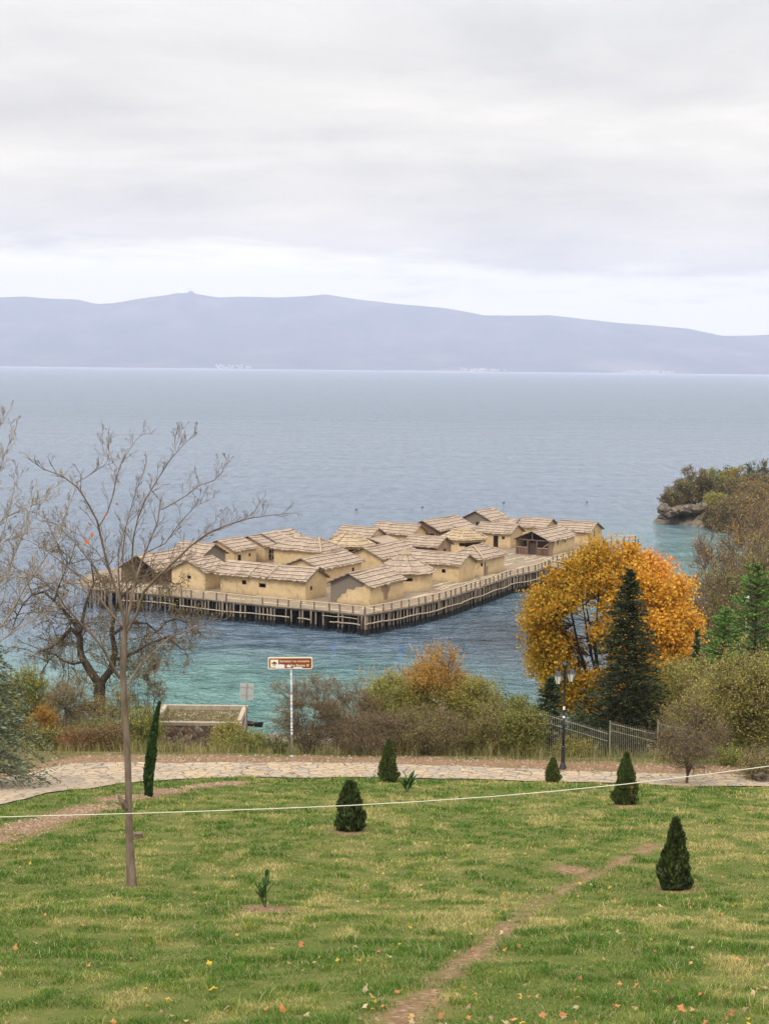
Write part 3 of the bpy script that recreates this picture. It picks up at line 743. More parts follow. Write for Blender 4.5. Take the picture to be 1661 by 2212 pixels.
# piles: the nearest hundred each on their own, the others as one mass
front_p = []; inner_p = []; re_n = -A_
for E, nrm, sp in ((fe, -B_, 1), (re, re_n, 1)):
    for q in E:
        if nrm is not re_n and r_.random() < 0.36: continue
        front_p.append(q - nrm * 0.12 + r_.normal(0, 0.05, 2))
        if r_.random() < 0.6: inner_p.append(q - nrm * 0.8 + r_.normal(0, 0.12, 2))
front_p = np.array(front_p)
front_p = front_p[np.argsort(front_p[:, 1])]
def pile_mesh(mb, p, lean=0.05):
    l = r_.normal(0, lean, 2); rr = r_.uniform(0.075, 0.12)
    mb.tube([(p[0] + l[0], p[1] + l[1], -1.6), (p[0] + l[0] * 0.3, p[1] + l[1] * 0.3, 0.6), (p[0], p[1], DK - 0.1 + r_.uniform(-0.1, 0.0))], [rr * 1.1, rr, rr * 0.92], 7)
for p in front_p[:100]:
    m = MB(); pile_mesh(m, p - O_[:2]); m.build('pile', M_PILE, plat, smooth_=True)
m = MB()
for p in front_p[100:]: pile_mesh(m, p - O_[:2])
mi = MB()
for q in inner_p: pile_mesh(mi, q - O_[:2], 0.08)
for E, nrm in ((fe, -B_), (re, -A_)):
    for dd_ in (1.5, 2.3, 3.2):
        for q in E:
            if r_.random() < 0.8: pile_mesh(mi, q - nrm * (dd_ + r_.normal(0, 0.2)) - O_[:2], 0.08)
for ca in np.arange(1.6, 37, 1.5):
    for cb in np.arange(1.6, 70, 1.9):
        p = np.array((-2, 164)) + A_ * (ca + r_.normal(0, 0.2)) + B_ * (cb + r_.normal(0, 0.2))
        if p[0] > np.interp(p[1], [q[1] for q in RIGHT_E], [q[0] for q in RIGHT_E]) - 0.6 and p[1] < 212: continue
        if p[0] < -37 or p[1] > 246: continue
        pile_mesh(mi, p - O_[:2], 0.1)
for q in subdiv(BRIDGE[:4], 1.6, 0, r_): pile_mesh(m, q - O_[:2] + np.array((0.2, 0.2)))
for q in subdiv([(23.8, 211), (32.33, 225.2), (36.0, 232.2), (39.5, 234.6), (40.6, 234.9)], 0.45, 0.05, r_): pile_mesh(m, q - O_[:2] + np.array((-0.2, 0.1)))
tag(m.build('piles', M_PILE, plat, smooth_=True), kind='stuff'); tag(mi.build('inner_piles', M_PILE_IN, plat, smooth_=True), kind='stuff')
# horizontal poles lashed to the piles
def lashed(P, z, r=0.075, wav=0.05):
    mb = MB(); P = np.asarray(P)
    mb.tube(np.c_[P - O_[:2], z + wav * np.sin(np.arange(len(P)) * 0.5) + r_.normal(0, 0.02, len(P))], r, 6); mb.build('lashed_pole', M_LASH, plat)
fo = fe - B_ * 0.10
nf = len(fe)
fx = lambda u: int(np.argmin(abs(fe[:, 0] / fe[:, 1] * F_PX + CX - u)))
lashed(fo[fx(625):fx(380)][::2], 1.25); lashed(fo[fx(378):fx(235)][::2], 1.35)
lashed(fo[fx(672):fx(634)], 1.22); lashed(fo[fx(782):fx(704)], 1.22); lashed(fo[fx(772):fx(690)], 1.85, 0.05)
ro = re - A_ * 0.05
for a, b in ((0, 0.30), (0.29, 0.6), (0.59, 0.97)): lashed(ro[int(a * len(ro)):int(b * len(ro)) + 1], 1.3, 0.08, 0.06)
# railings
def railing(P, step, h=0.86, foot=False, pale=()):
    """P plan polyline; posts are sub-parts of the railing"""
    P = subdiv(P, 0.3, 0, r_); L = np.r_[0, np.cumsum(np.hypot(*np.diff(P, axis=0).T))]
    n = max(2, int(L[-1] / step) + 1); ts = np.linspace(0, L[-1], n); ts[1:-1] += r_.normal(0, 0.12, n - 2)
    Q = np.stack([np.interp(ts, L, P[:, 0]), np.interp(ts, L, P[:, 1])], 1) - O_[:2]
    hz = DK + h + r_.normal(0, 0.025, n)
    rl = MB(); rl.tube(np.c_[Q, hz], 0.062, 6); R = rl.build('railing', M_RAIL, plat)
    if foot:
        f = MB(); f.tube(np.c_[Q + r_.normal(0, 0.03, Q.shape), DK + 0.16 + r_.normal(0, 0.05, n)], 0.05, 6); f.build('foot_rail', M_RAIL, R)
    for k in range(n):
        p = MB(); pal = k in pale; l = r_.normal(0, 0.05 if not pal else 0.16, 2)
        p.tube([(Q[k][0] + l[0], Q[k][1] + l[1], DK - 0.2), (*Q[k], hz[k] + 0.02)], 0.055 if pal else r_.uniform(0.085, 0.11), 6)
        p.build('post', M_RAIL if pal else M_RAILPOST, R)
    if foot:
        for k in range(2, n, 3):
            if r_.random() < 0.75:
                p = MB(); p.tube([(*(Q[k] - A_ * 0.05 - B_ * 0.65), DK - 0.05), (*Q[k], DK + h * 0.75)], 0.035, 5); p.build('strut', M_RAIL, R)
fi = [np.array(p) + B_ * 0.18 for p in FRONT_E]; ri = [np.array(p) + A_ * 0.18 for p in RIGHT_E]
ri[0] = fi[0] = np.array((-2.0, 164.0)) + (A_ + B_) * 0.18
railing(fi, 1.62, pale=(9, 10)); railing(ri, 1.55, foot=True)
railing([(23.3, 206.9), (27, 201), (31, 194.6)], 1.8, 0.85)
railing([(24.2, 210.9), (32.0, 224.7), (35.8, 231.9), (39.2, 234.2), (40.4, 234.4)], 1.75, 0.9)
railing([(36.4, 236.4), (40.4, 237.0)], 1.9, 1.05)

# ------------------------------------------------------------------ huts
KS = 0.9845
def slope_patch(mb, TL, TR, BR, BL, courses, rng, thick=0.085, wob=0.12, poles=True, suv0=0.0, pole_r=0.032):
    """one thatched slope laid in overlapping courses with binding poles"""
    TL, TR, BR, BL = [np.array(p, float) for p in (TL, TR, BR, BL)]
    nrm = np.cross(BR - BL, (TL + TR) / 2 - (BL + BR) / 2); nrm /= np.linalg.norm(nrm)
    Lb = np.linalg.norm(BR - BL); H = np.linalg.norm((TL + TR) / 2 - (BL + BR) / 2)
    nu = max(2, int(Lb / 0.26)); us = np.linspace(0, 1, nu + 1)
    def P(u, v): return (TL * (1 - u) + TR * u) * (1 - v) + (BL * (1 - u) + BR * u) * v
    sag = rng.normal(0, 0.045, 5)
    for c in range(courses):
        v0, v1 = c / courses, min(1.0, (c + 1.0) / courses + 0.03)
        top, bot, lip = [], [], []
        for u in us:
            j = rng.normal(0, wob) / H; sg = np.interp(u, np.linspace(0, 1, 5), sag)
            vv = v1 + (j if c == courses - 1 else j * 0.7)
            top.append(P(u, v0) + nrm * (0.02 + sg)); b = P(u, vv) + nrm * (thick * (0.55 if c < courses - 1 else 0.45) + sg + rng.normal(0, 0.012)); bot.append(b)
            lip.append(P(u, vv) - nrm * (0.02 if c < courses - 1 else 0.07))
        mid = [(a * 0.5 + b * 0.5) + nrm * rng.normal(0.015, 0.012) for a, b in zip(top, bot)]
        rows = np.array([top, mid, bot, lip]); K = nu + 1
        uu = np.tile(us * Lb + suv0, (4, 1)); vv_ = np.array([[v0 * H] * K, [(v0 + v1) / 2 * H] * K, [v1 * H] * K, [v1 * H + 0.1] * K])
        i = np.arange(3)[:, None] * K + np.arange(nu)[None]; i = i.ravel()
        mb.cur = 0
        mb.add(rows.reshape(-1, 3), [np.stack([i, i + K, i + K + 1, i + 1], 1), [[0, 3 * K, 2 * K, K]], [[K - 1, 2 * K - 1, 3 * K - 1, 4 * K - 1]]], np.stack([uu.ravel(), vv_.ravel(), np.full(uu.size, c * 0.37)], 1))
        if poles and c >= 0:
            mb.cur = 1; vp = (c + 0.70) / courses
            pts = [P(u, vp + rng.normal(0, 0.012)) + nrm * (0.085 + np.interp(u, np.linspace(0, 1, 5), sag)) for u in np.linspace(-0.005, 1.005, max(3, int(Lb / 1.1)))]
            mb.tube(pts, pole_r, 5)
    mb.cur = 0
    mb.quad(BL - nrm * 0.07, BR - nrm * 0.07, TR - nrm * 0.05, TL - nrm * 0.05)

def wall_panel(mb, p0, ux, L, top, holes, n_out, th=0.18):
    """vertical wall from p0 along ux; top = list of (s,z); holes (s0,s1,z0,z1)"""
    p0, ux, n_out = np.array(p0, float), np.array(ux, float), np.array(n_out, float)
    ts, tz = [q[0] for q in top], [q[1] for q in top]
    xs_ = sorted(set([0.0, L] + [t for t in ts if 0 < t < L] + [h for q in holes for h in q[:2]]))
    def pt(s, z, inn): return (*(p0 + ux * s - n_out * (th if inn else 0)), z)
    for a, b in zip(xs_[:-1], xs_[1:]):
        hs = [q for q in holes if q[0] <= a + 1e-6 and q[1] >= b - 1e-6]
        za, zb = np.interp(a, ts, tz), np.interp(b, ts, tz)
        segs = [(0, 0, za, zb)]
        if hs:
            q = hs[0]; segs = ([(0, 0, q[2], q[2])] if q[2] > 0.01 else []) + [(q[3], q[3], za, zb)]
        for (a0, b0, a1, b1) in segs:
            for inn in (0, 1):
                Q = [pt(a, a0, inn), pt(b, b0, inn), pt(b, b1, inn), pt(a, a1, inn)]
                mb.quad(*(Q if not inn else Q[::-1]))
    for (s0, s1, z0, z1) in holes:
        mb.quad(pt(s0, z0, 0), pt(s0, z0, 1), pt(s0, z1, 1), pt(s0, z1, 0)); mb.quad(pt(s1, z0, 1), pt(s1, z0, 0), pt(s1, z1, 0), pt(s1, z1, 1))
        mb.quad(pt(s0, z1, 0), pt(s0, z1, 1), pt(s1, z1, 1), pt(s1, z1, 0))
        if z0 > 0.01: mb.quad(pt(s0, z0, 1), pt(s0, z0, 0), pt(s1, z0, 0), pt(s1, z0, 1))
    for s in (0, L):
        z = np.interp(s, ts, tz); mb.quad(pt(s, 0, 0), pt(s, 0, 1), pt(s, z, 1), pt(s, z, 0))

def frame_part(name, c, ux, n_out, w, h, parent, m_, t=0.05, d=0.1, mull=0):
    """a wooden frame set in an opening: c = centre of the opening on the wall face"""
    mb = MB(); c, ux, n_out = np.array(c, float), np.array((*ux, 0), float), np.array((*n_out, 0), float); uz = np.array((0, 0, 1.0))
    def bar(cu, cz, bw, bh):
        P = []
        for dn in (0.012, -d):
            for su, sz in ((-1, -1), (1, -1), (1, 1), (-1, 1)): P.append(c + ux * (cu + su * bw / 2) + uz * (cz + sz * bh / 2) + n_out * dn)
        mb.add(P, [[[0, 1, 2, 3], [7, 6, 5, 4], [0, 4, 5, 1], [1, 5, 6, 2], [2, 6, 7, 3], [3, 7, 4, 0]]])
    bar(0, h / 2 - t / 2, w, t)
    if name == 'window': bar(0, -h / 2 + t / 2, w, t)
    hh = h - (2 * t if name == 'window' else t); cz = 0 if name == 'window' else -t / 2
    bar(-w / 2 + t / 2, cz, t, hh); bar(w / 2 - t / 2, cz, t, hh)
    for k in range(mull): bar(-w / 2 + w * (k + 1) / (mull + 1), cz, t * 0.7, hh)
    return mb.build(name, m_, parent)

def hut(name, label, N, la, lb, ridge, rise, F=(), R=(), ov=0.38, eh=2.2, roof='gable', th_m=None, wallF=None, wallR=None, hip=0.0, courses=4, gF=None, seed=0, group='thatched mud huts on the pile platform', no_walls=(), hips=None):
    """N = near roof corner on plan; local x towards the right-front, y away"""
    rng = np.random.default_rng(100 + seed)
    N = np.array(N) * KS; la *= KS; lb *= KS
    C = N + A_ * la / 2 + B_ * lb / 2
    T = thing('thatched_hut', label, 'hut', (C[0], C[1], DK + 0.004), math.radians(-30), group)
    hx_, hy_ = la / 2, lb / 2
    m = MB(); mats = [th_m or M_THATCH, M_POLE, M_HIP]; ez, rz_ = eh, eh + rise
    hp = hips or (hip, hip)
    cp = MB()
    if ridge == 'A':
        r0, r1 = (-hx_ + hp[0], 0, rz_), (hx_ - hp[1], 0, rz_)
        slope_patch(m, r0, r1, (hx_, -hy_, ez), (-hx_, -hy_, ez), courses, rng)
        slope_patch(m, r1, r0, (-hx_, hy_, ez), (hx_, hy_, ez), courses, rng)
        if hp[1]: slope_patch(m, r1, r1, (hx_, hy_, ez), (hx_, -hy_, ez), courses, rng)
        if hp[0]: slope_patch(m, r0, r0, (-hx_, -hy_, ez), (-hx_, hy_, ez), courses, rng)
        hipl = ([(r1, (hx_, -hy_, ez)), (r1, (hx_, hy_, ez))] if hp[1] else []) + ([(r0, (-hx_, -hy_, ez)), (r0, (-hx_, hy_, ez))] if hp[0] else [])
    else:
        r0, r1 = (0, -hy_ + hp[0], rz_), (0, hy_ - hp[1], rz_)
        slope_patch(m, r0, r1, (hx_, hy_, ez), (hx_, -hy_, ez), courses, rng)
        slope_patch(m, r1, r0, (-hx_, -hy_, ez), (-hx_, hy_, ez), courses, rng)
        if hp[0]: slope_patch(m, r0, r0, (hx_, -hy_, ez), (-hx_, -hy_, ez), courses, rng)
        if hp[1]: slope_patch(m, r1, r1, (-hx_, hy_, ez), (hx_, hy_, ez), courses, rng)
        hipl = ([(r0, (hx_, -hy_, ez)), (r0, (-hx_, -hy_, ez))] if hp[0] else []) + ([(r1, (hx_, hy_, ez)), (r1, (-hx_, hy_, ez))] if hp[1] else [])
    m.cur = 0
    m.tube([np.array(r0) + (0, 0, 0.05), (np.array(r0) + np.array(r1)) / 2 + (0, 0, 0.03), np.array(r1) + (0, 0, 0.05)], 0.11, 7)
    m.cur = 2
    for a, b in hipl: m.tube([np.array(a) + (0, 0, 0.12), (np.array(a) + np.array(b)) / 2 + (0, 0, 0.13), np.array(b) + (0, 0, 0.10)], 0.085, 6)
    m.build('roof', None, T, mats=mats)
    # walls
    ax, ay = hx_ - ov, hy_ - ov
    pit = rise / ((hy_ if ridge == 'A' else hx_)); we = eh + ov * pit - 0.10
    W = MB(); P_ = []
    wm = [wallF or M_PLASTER, wallR or M_PLASTER, M_PLASTER]
    gab = lambda L: [(0, we), (L / 2, we + (L / 2) * pit), (L, we)]
    flat = lambda L: [(0, we), (L, we)]
    LF, LR = 2 * ax, 2 * ay - 0.36
    def holes(feat, L): return [(s * L - w / 2, s * L + w / 2, z - h / 2, z + h / 2) for (ty, s, z, w, h) in feat]
    topF = flat(LF) if ridge == 'A' or hp[0] else gab(LF)
    topR = (flat(2 * ay) if ridge == 'B' or hp[1] else [(0.0, we), (ay, we + ay * pit), (2 * ay, we)])
    topR = [(s - 0.18, z) for s, z in topR]
    if 'F' not in no_walls:
        W.cur = 0; wall_panel(W, (-ax, -ay), (1, 0), LF, topF, holes(F, LF), (0, -1))
    W.cur = 2; wall_panel(W, (ax, ay), (-1, 0), LF, flat(LF) if ridge == 'A' or hp[1] else gab(LF), [], (0, 1))
    W.cur = 1; wall_panel(W, (ax, -ay + 0.18), (0, 1), LR, topR, holes(R, LR), (1, 0))
    W.cur = 2; wall_panel(W, (-ax, ay - 0.18), (0, -1), LR, topR if ridge == 'A' and not hp[0] else [(0, we), (LR, we)], [], (-1, 0))
    W.build('wall', None, T, mats=wm)
    for feat, L, p0, ux, n_ in ((F, LF, (-ax, -ay), (1, 0), (0, -1)), (R, LR, (ax, -ay + 0.18), (0, 1), (1, 0))):
        for (ty, s, z, w, h) in feat:
            c = (p0[0] + ux[0] * s * L, p0[1] + ux[1] * s * L, z)
            f = frame_part('window' if ty == 'w' else 'door', c, ux, n_, w - 0.005, h - 0.005, T, M_DARKWOOD if ty != 'p' else M_HIP, 0.05 if ty == 'w' else 0.07, mull=0)
            if ty in 'dp':   # door leaf standing ajar inside
                lf = MB(); q = np.array((*ux, 0)); nn = np.array((*n_, 0)); c0 = np.array(c) - nn * 0.13
                a = c0 - q * w * 0.45 + (0, 0, -h / 2 + 0.03); b = c0 - q * w * 0.10 - nn * 0.5 + (0, 0, -h / 2 + 0.03)
                d_ = np.array((0, 0, h - 0.1)); e_ = nn * 0.04
                lf.add([a, b, b + d_, a + d_, a - e_, b - e_, b + d_ - e_, a + d_ - e_], [[[0, 1, 2, 3], [7, 6, 5, 4], [0, 4, 5, 1], [1, 5, 6, 2], [2, 6, 7, 3], [3, 7, 4, 0]]])
                lf.build('door_leaf', M_DARKWOOD, f)
    return T, dict(ax=ax, ay=ay, hx=hx_, hy=hy_, we=we, ez=ez, rz=rz_, pit=pit, rng=rng)

def flat_patch(name, T, poly, plane, m_, t=0.014):
    """irregular patch of other wall material lying on a wall face; poly in (s,z); plane = (p0,ux,n)"""
    p0, ux, n_ = [np.array((*q, 0.0)) for q in plane]; mb = MB(); V = []
    for dn in (t, -0.02):
        for s, z in poly: V.append(p0 + ux * s + n_ * dn + np.array((0, 0, z)))
    k = len(poly); i = np.arange(k); j = (i + 1) % k
    mb.add(V, [np.stack([j, i, i + k, j + k], 1), [list(range(k))], [list(range(k, 2 * k))[::-1]]]); return mb.build(name, m_, T)

def round_hut(label, C, r, rise, feats=(), eh=2.2, sides=12, th_m=None, seed=0, squash=1.0, flat=0.0, ov=0.55, tuft=False, courses=4, rot=0.0):
    rng = np.random.default_rng(300 + seed); C = np.array(C) * KS; r *= KS
    T = thing('thatched_hut', label, 'hut', (C[0], C[1], DK + 0.004), math.radians(-30) + rot, 'thatched mud huts on the pile platform')
    m = MB(); a = np.arange(sides + 1) * 2 * math.pi / sides + math.pi / sides
    E = [np.array((r * math.cos(k) * squash, r * math.sin(k), eh + rng.normal(0, 0.02))) for k in a]; E[-1] = E[0]
    Tp = [np.array((flat * r * math.cos(k) * squash, 0.35 * flat * r * math.sin(k), eh + rise)) for k in a]
    for k in range(sides): slope_patch(m, Tp[k], Tp[k + 1], E[k + 1], E[k], courses, rng, wob=0.03, suv0=k * 3.3)
    m.cur = 0
    if flat: m.add([p + (0, 0, 0.05) for p in Tp[:-1]], [[list(range(sides))]])
    m.build('roof', None, T, mats=[th_m or M_THATCH, M_POLE, M_HIP])
    if tuft:
        q = MB(); q.lathe([(0.02, rise + eh + 0.42), (0.20, rise + eh + 0.34), (0.34, rise + eh + 0.1), (0.62, rise + eh - 0.28)][::-1], (0, 0, 0), 11); q.build('roof_cap', M_THATCH_Y, T)
    W = MB(); rw = r - ov; we = eh + ov * rise / r - 0.1; K = 24
    an = np.arange(K + 1) * 2 * math.pi / K
    hl = [((an_ % (2 * math.pi)) / (2 * math.pi / K), z, w, h) for (an_, z, w, h) in feats]
    for k in range(K):
        p = [np.array((rw * math.cos(an[j]) * squash, rw * math.sin(an[j]))) for j in (k, k + 1)]
        pi_ = [q * (1 - 0.18 / rw) for q in p]
        zs = [(0, we)]
        for (kk, z, w, h) in hl:
            if abs(((k + 0.5) - kk + K / 2) % K - K / 2) <= w / 2: zs = ([(0, z - h / 2)] if z - h / 2 > 0.02 else []) + [(z + h / 2, we)]
        for z0, z1 in zs:
            W.quad((*p[0], z0), (*p[1], z0), (*p[1], z1), (*p[0], z1)); W.quad((*pi_[1], z0), (*pi_[0], z0), (*pi_[0], z1), (*pi_[1], z1))
            W.quad((*p[0], z1), (*p[1], z1), (*pi_[1], z1), (*pi_[0], z1)); W.quad((*p[1], z0), (*p[0], z0), (*pi_[0], z0), (*pi_[1], z0))
    W.build('wall', M_PLASTER, T)
    for (an_, z, w, h) in feats:
        k0 = math.floor(an_ / (2 * math.pi / K) - w / 2 + 0.5); k1 = k0 + int(w)
        P0 = np.array((rw * math.cos(an[k0 % K]) * squash, rw * math.sin(an[k0 % K]))); P1 = np.array((rw * math.cos(an[k1 % K]) * squash, rw * math.sin(an[k1 % K])))
        ux = (P1 - P0) / np.hypot(*(P1 - P0)); n_ = np.array((ux[1], -ux[0])); c = (P0 + P1) / 2
        frame_part('window' if z - h / 2 > 0.1 else 'door', (*(c + n_ * 0.03), z), ux, n_, np.hypot(*(P1 - P0)), h, T, M_DARKWOOD, 0.05)
    return T

# front row
T, q = hut('front_corner', 'hut at the near corner with half bare grey wattle gable and torn plaster', (-1.43, 172.75), 6.3, 8.8, 'B', 1.35, R=[('w', 0.50, 1.45, 0.42, 0.5)], seed=1)
flat_patch('bare_wattle', T, [(0.02, 0.02), (0.85, 0.02), (1.0, 0.45), (1.45, 0.7), (1.5, 1.0), (2.1, 1.15), (2.35, 1.7), (3.2, 1.65), (3.6, 2.05), (4.4, 2.1), (4.7, 2.42), (q['ax'], q['we'] + q['ax'] * q['pit'] - 0.05), (0.02, q['we'] - 0.02)], ((-q['ax'], -q['ay']), (1, 0), (0, -1)), M_WATTLE)
flat_patch('bare_planks', T, [(3.0, 0.25), (3.9, 0.2), (4.05, 0.95), (4.35, 1.2), (4.55, 2.1), (4.5, q['we'] - 0.02), (2.3, q['we'] - 0.02), (2.35, 1.5), (2.8, 1.1)], ((q['ax'], -q['ay'] + 0.18), (0, 1), (1, 0)), M_PLANK_PALE, 0.012)
T, q = hut('front_long', 'long low hut along the front railing with stepped roof and three small windows', (-9.25, 176.23), 13.4, 5.5, 'A', 1.30, F=[('w', 0.285, 1.42, 0.6, 0.5), ('w', 0.50, 1.27, 1.0, 0.5)], R=[('w', 0.24, 1.30, 0.42, 0.5)], seed=2)
# raised end roof of the long hut with thick hip edge
m = MB(); rg = np.random.default_rng(5); hx_, hy_ = q['hx'], q['hy']
slope_patch(m, (hx_ - 5.6, 0.1, q['rz'] + 0.16), (hx_ + 0.02, 0.1, q['rz'] + 0.16), (hx_ + 0.05, -hy_ - 0.12, q['ez'] + 0.10), (hx_ - 5.7, -hy_ - 0.12, q['ez'] + 0.10), 4, rg)
slope_patch(m, (hx_ + 0.02, 0.1, q['rz'] + 0.16), (hx_ - 5.6, 0.1, q['rz'] + 0.16), (hx_ - 5.6, hy_ * 0.6, q['rz'] - 0.5), (hx_ + 0.05, hy_ * 0.6, q['rz'] - 0.5), 2, rg)
m.cur = 0
m.tube([(hx_ - 5.65, 0.15, q['rz'] + 0.14), (hx_ - 5.68, -hy_ * 0.5, (q['rz'] + q['ez']) / 2 + 0.16), (hx_ - 5.72, -hy_ - 0.1, q['ez'] + 0.14)], 0.16, 7)
m.build('raised_roof', None, T, mats=[M_THATCH, M_POLE, M_HIP])
m = MB(); slope_patch(m, (-hx_ - 0.05, -0.1, q['rz'] + 0.12), (hx_ - 8.3, -0.1, q['rz'] + 0.12), (hx_ - 8.3, -hy_ - 0.30, q['ez'] + 0.02), (-hx_ - 0.1, -hy_ - 0.30, q['ez'] + 0.02), 4, rg); m.build('lower_roof', None, T, mats=[M_THATCH, M_POLE, M_HIP])
hut('front_left', 'small hut with plain gable and one window at the left end of the front row', (-22.22, 183.3), 6.0, 5.6, 'B', 1.35, F=[('w', 0.53, 1.45, 0.55, 0.4)], seed=3)
T, q = hut('left_big', 'low open fronted shelter with heavy drooping thatch at the far left corner', (-29.0, 187.6), 6.4, 10.0, 'B', 1.75, eh=1.75, seed=4, wallR=M_PLANK, no_walls=('F',), th_m=M_THATCH)
m = MB()
for x_ in (-q['ax'], -0.3, q['ax']): m.tube([(x_, -q['ay'], 0), (x_ + 0.05, -q['ay'], q['we'] + (q['ax'] - abs(x_)) * q['pit'])], 0.09, 6)
m.tube([(-q['ax'], -q['ay'] + 0.02, 1.7), (q['ax'], -q['ay'] + 0.02, 1.72)], 0.07, 6); m.build('timber_frame', M_DARKWOOD, T)
T, q = hut('left_wattle', 'yellowish roofed hut with bare brown wattle gable behind the front left hut', (-24.6, 197.6), 5.9, 6.6, 'A', 1.55, seed=5, th_m=M_THATCH, wallR=M_WATTLE)
hut('left_door', 'square hut with dark doorway and one window in the left back row', (-20.78, 204.9), 6.2, 6.1, 'B', 1.35, R=[('d', 0.22, 0.82, 0.75, 1.6), ('w', 0.72, 1.35, 0.45, 0.45)], seed=6)
T, q = hut('back_left_long', 'long hut with open timber bay in its shaded gable at the back left', (-17.0, 210.9), 6.2, 12.0, 'B', 1.3, R=[('o', 0.16, 0.95, 1.7, 1.7)], seed=7)
m = MB(); x_, y_ = q['ax'] - 0.06, -q['ay'] + 0.18 + 0.16 * (2 * q['ay'] - 0.36)
for s_ in (-0.8, 0.0, 0.8): m.box((x_, y_ + s_, 0.9), (0.1, 0.1, 1.75))
m.box((x_, y_, 1.0), (0.11, 1.5, 0.1)); m.tube([(x_, y_ - 0.75, 0.15), (x_, y_ + 0.7, 0.95)], 0.05, 5); m.build('bay_frame', M_HIP, T)
m = MB(); slope_patch(m, (0.0, -q['hy'] + 3.2, q['rz'] + 0.17), (0.0, q['hy'] - 1, q['rz'] + 0.17), (q['hx'] + 0.1, q['hy'] - 1, q['ez'] + 0.10), (q['hx'] + 0.1, -q['hy'] + 3.2, q['ez'] + 0.10), 4, np.random.default_rng(77)); m.build('upper_roof', None, T, mats=[M_THATCH, M_POLE, M_HIP])
hut('hip_mid', 'hipped roof hut with pale hip poles and blank front wall behind the long hut', (-8.74, 204.9), 8.6, 6.4, 'A', 1.55, hip=2.4, seed=8)
hut('mid_big', 'big hut with one window in its long right wall behind the stepped roof', (-7.98, 187.0), 6.2, 11.0, 'B', 1.25, R=[('w', 0.80, 1.35, 0.55, 0.5)], seed=9, gF=M_WATTLE)
round_hut('round hut with straw yellow cone roof in the middle of the village', (-5.2, 216.2), 3.85, 1.7, [(math.radians(-42), 1.55, 2, 0.42)], th_m=M_THATCH_Y, seed=1, sides=14, flat=0.12, squash=1.05)
T, q = hut('back_porch', 'gabled hut with a lower thatched porch roof on its right end', (-2.34, 221.3), 6.6, 6.2, 'A', 1.45, seed=11)
m = MB(); rg = np.random.default_rng(6)
slope_patch(m, (q['ax'] - 0.05, q['hy'] - 0.6, q['ez'] + 0.28), (q['ax'] - 0.05, -q['hy'] + 0.1, q['ez'] + 0.28), (q['ax'] + 2.7, -q['hy'] + 0.3, q['ez'] - 0.55), (q['ax'] + 2.7, q['hy'] - 0.7, q['ez'] - 0.55), 3, rg)
m.build('porch_roof', None, T, mats=[M_THATCH, M_POLE, M_HIP])
m = MB()
for y_ in (-q['hy'] + 0.6, 0, q['hy'] - 1.0): m.tube([(q['ax'] + 2.5, y_, 0), (q['ax'] + 2.5, y_, q['ez'] - 0.6)], 0.07, 6)
m.build('porch_post', M_DARKWOOD, T)
hut('back_blank', 'hut with a plain gable between the porch hut and the open fronted barn', (4.39, 227.3), 8.0, 5.4, 'A', 1.45, seed=12)
T, q = hut('open_barn', 'long barn like hut with open timber gable and brown plank side at the back', (8.8, 233.3), 6.4, 12.0, 'B', 1.45, F=[('o', 0.72, 0.9, 1.7, 1.75)], R=[('o', 0.42, 1.15, 1.6, 0.5)], wallF=M_PLANK, wallR=M_PLANK, seed=13)
m = MB()
for s_ in (-0.85, -0.25, 0.85): m.tube([(q['ax'] * 0.44 + s_, -q['ay'] + 0.03, 0), (q['ax'] * 0.44 + s_, -q['ay'] + 0.03, 1.9)], 0.06, 6)
m.build('timber_post', M_HIP, T)
m = MB(); slope_patch(m, (q['hx'] * 0.45, -q['hy'] + 5.6, q['ez'] + 0.85), (q['hx'] * 0.45, q['hy'], q['ez'] + 0.85), (q['hx'] + 1.3, q['hy'], q['ez'] - 0.28), (q['hx'] + 1.3, -q['hy'] + 5.6, q['ez'] - 0.28), 3, np.random.default_rng(8)); m.build('side_roof', None, T, mats=[M_THATCH, M_POLE, M_HIP])
hut('plank_mid', 'hut with dark plank front wall and pale plank gable with a narrow door', (7.72, 212.0), 6.2, 5.4, 'A', 1.25, R=[('w', 0.22, 1.35, 0.4, 0.5), ('d', 0.56, 0.95, 0.6, 1.7)], wallF=M_PLANK, wallR=M_PLANK_PALE, seed=14)
hut('mid_gable', 'long gabled hut with a blank front wall behind the big round hut', (-0.22, 198.5), 6.2, 10.7, 'B', 1.3, seed=15)
round_hut('big round hut with pointed cone roof and tufted top behind the corner hut', (2.67, 188.0), 4.15, 2.35, [(math.radians(-58), 1.5, 2, 0.42)], seed=2, sides=12, tuft=True, courses=4)
hut('right_long', 'long hut by the right railing with one window and a mossy wall foot', (9.97, 192.4), 9.4, 5.5, 'A', 1.25, F=[('w', 0.74, 1.35, 0.55, 0.48)], seed=17)
T, q = hut('right_hip', 'hipped hut with corner window and plank panel beside the right railing', (13.61, 199.0), 5.8, 7.4, 'B', 1.45, hips=(2.4, 2.0), R=[('w', 0.035 + 0.02, 1.5, 0.34, 0.5)], F=[('w', 0.955, 1.5, 0.34, 0.5)], seed=18)
flat_patch('plank_panel', T, [(0.02, 0.02), (1.25, 0.02), (1.3, 1.25), (0.02, 1.2)], ((q['ax'], -q['ay'] + 0.18), (0, 1), (1, 0)), M_PLANK_PALE, 0.013)
T = round_hut('oval hut with flat topped straw yellow roof and wide dark opening', (12.2, 225.6), 3.9, 1.35, [(math.radians(-62), 1.5, 2, 0.5), (math.radians(-38), 1.45, 3, 0.75)], th_m=M_THATCH_Y, seed=3, sides=16, flat=0.34)
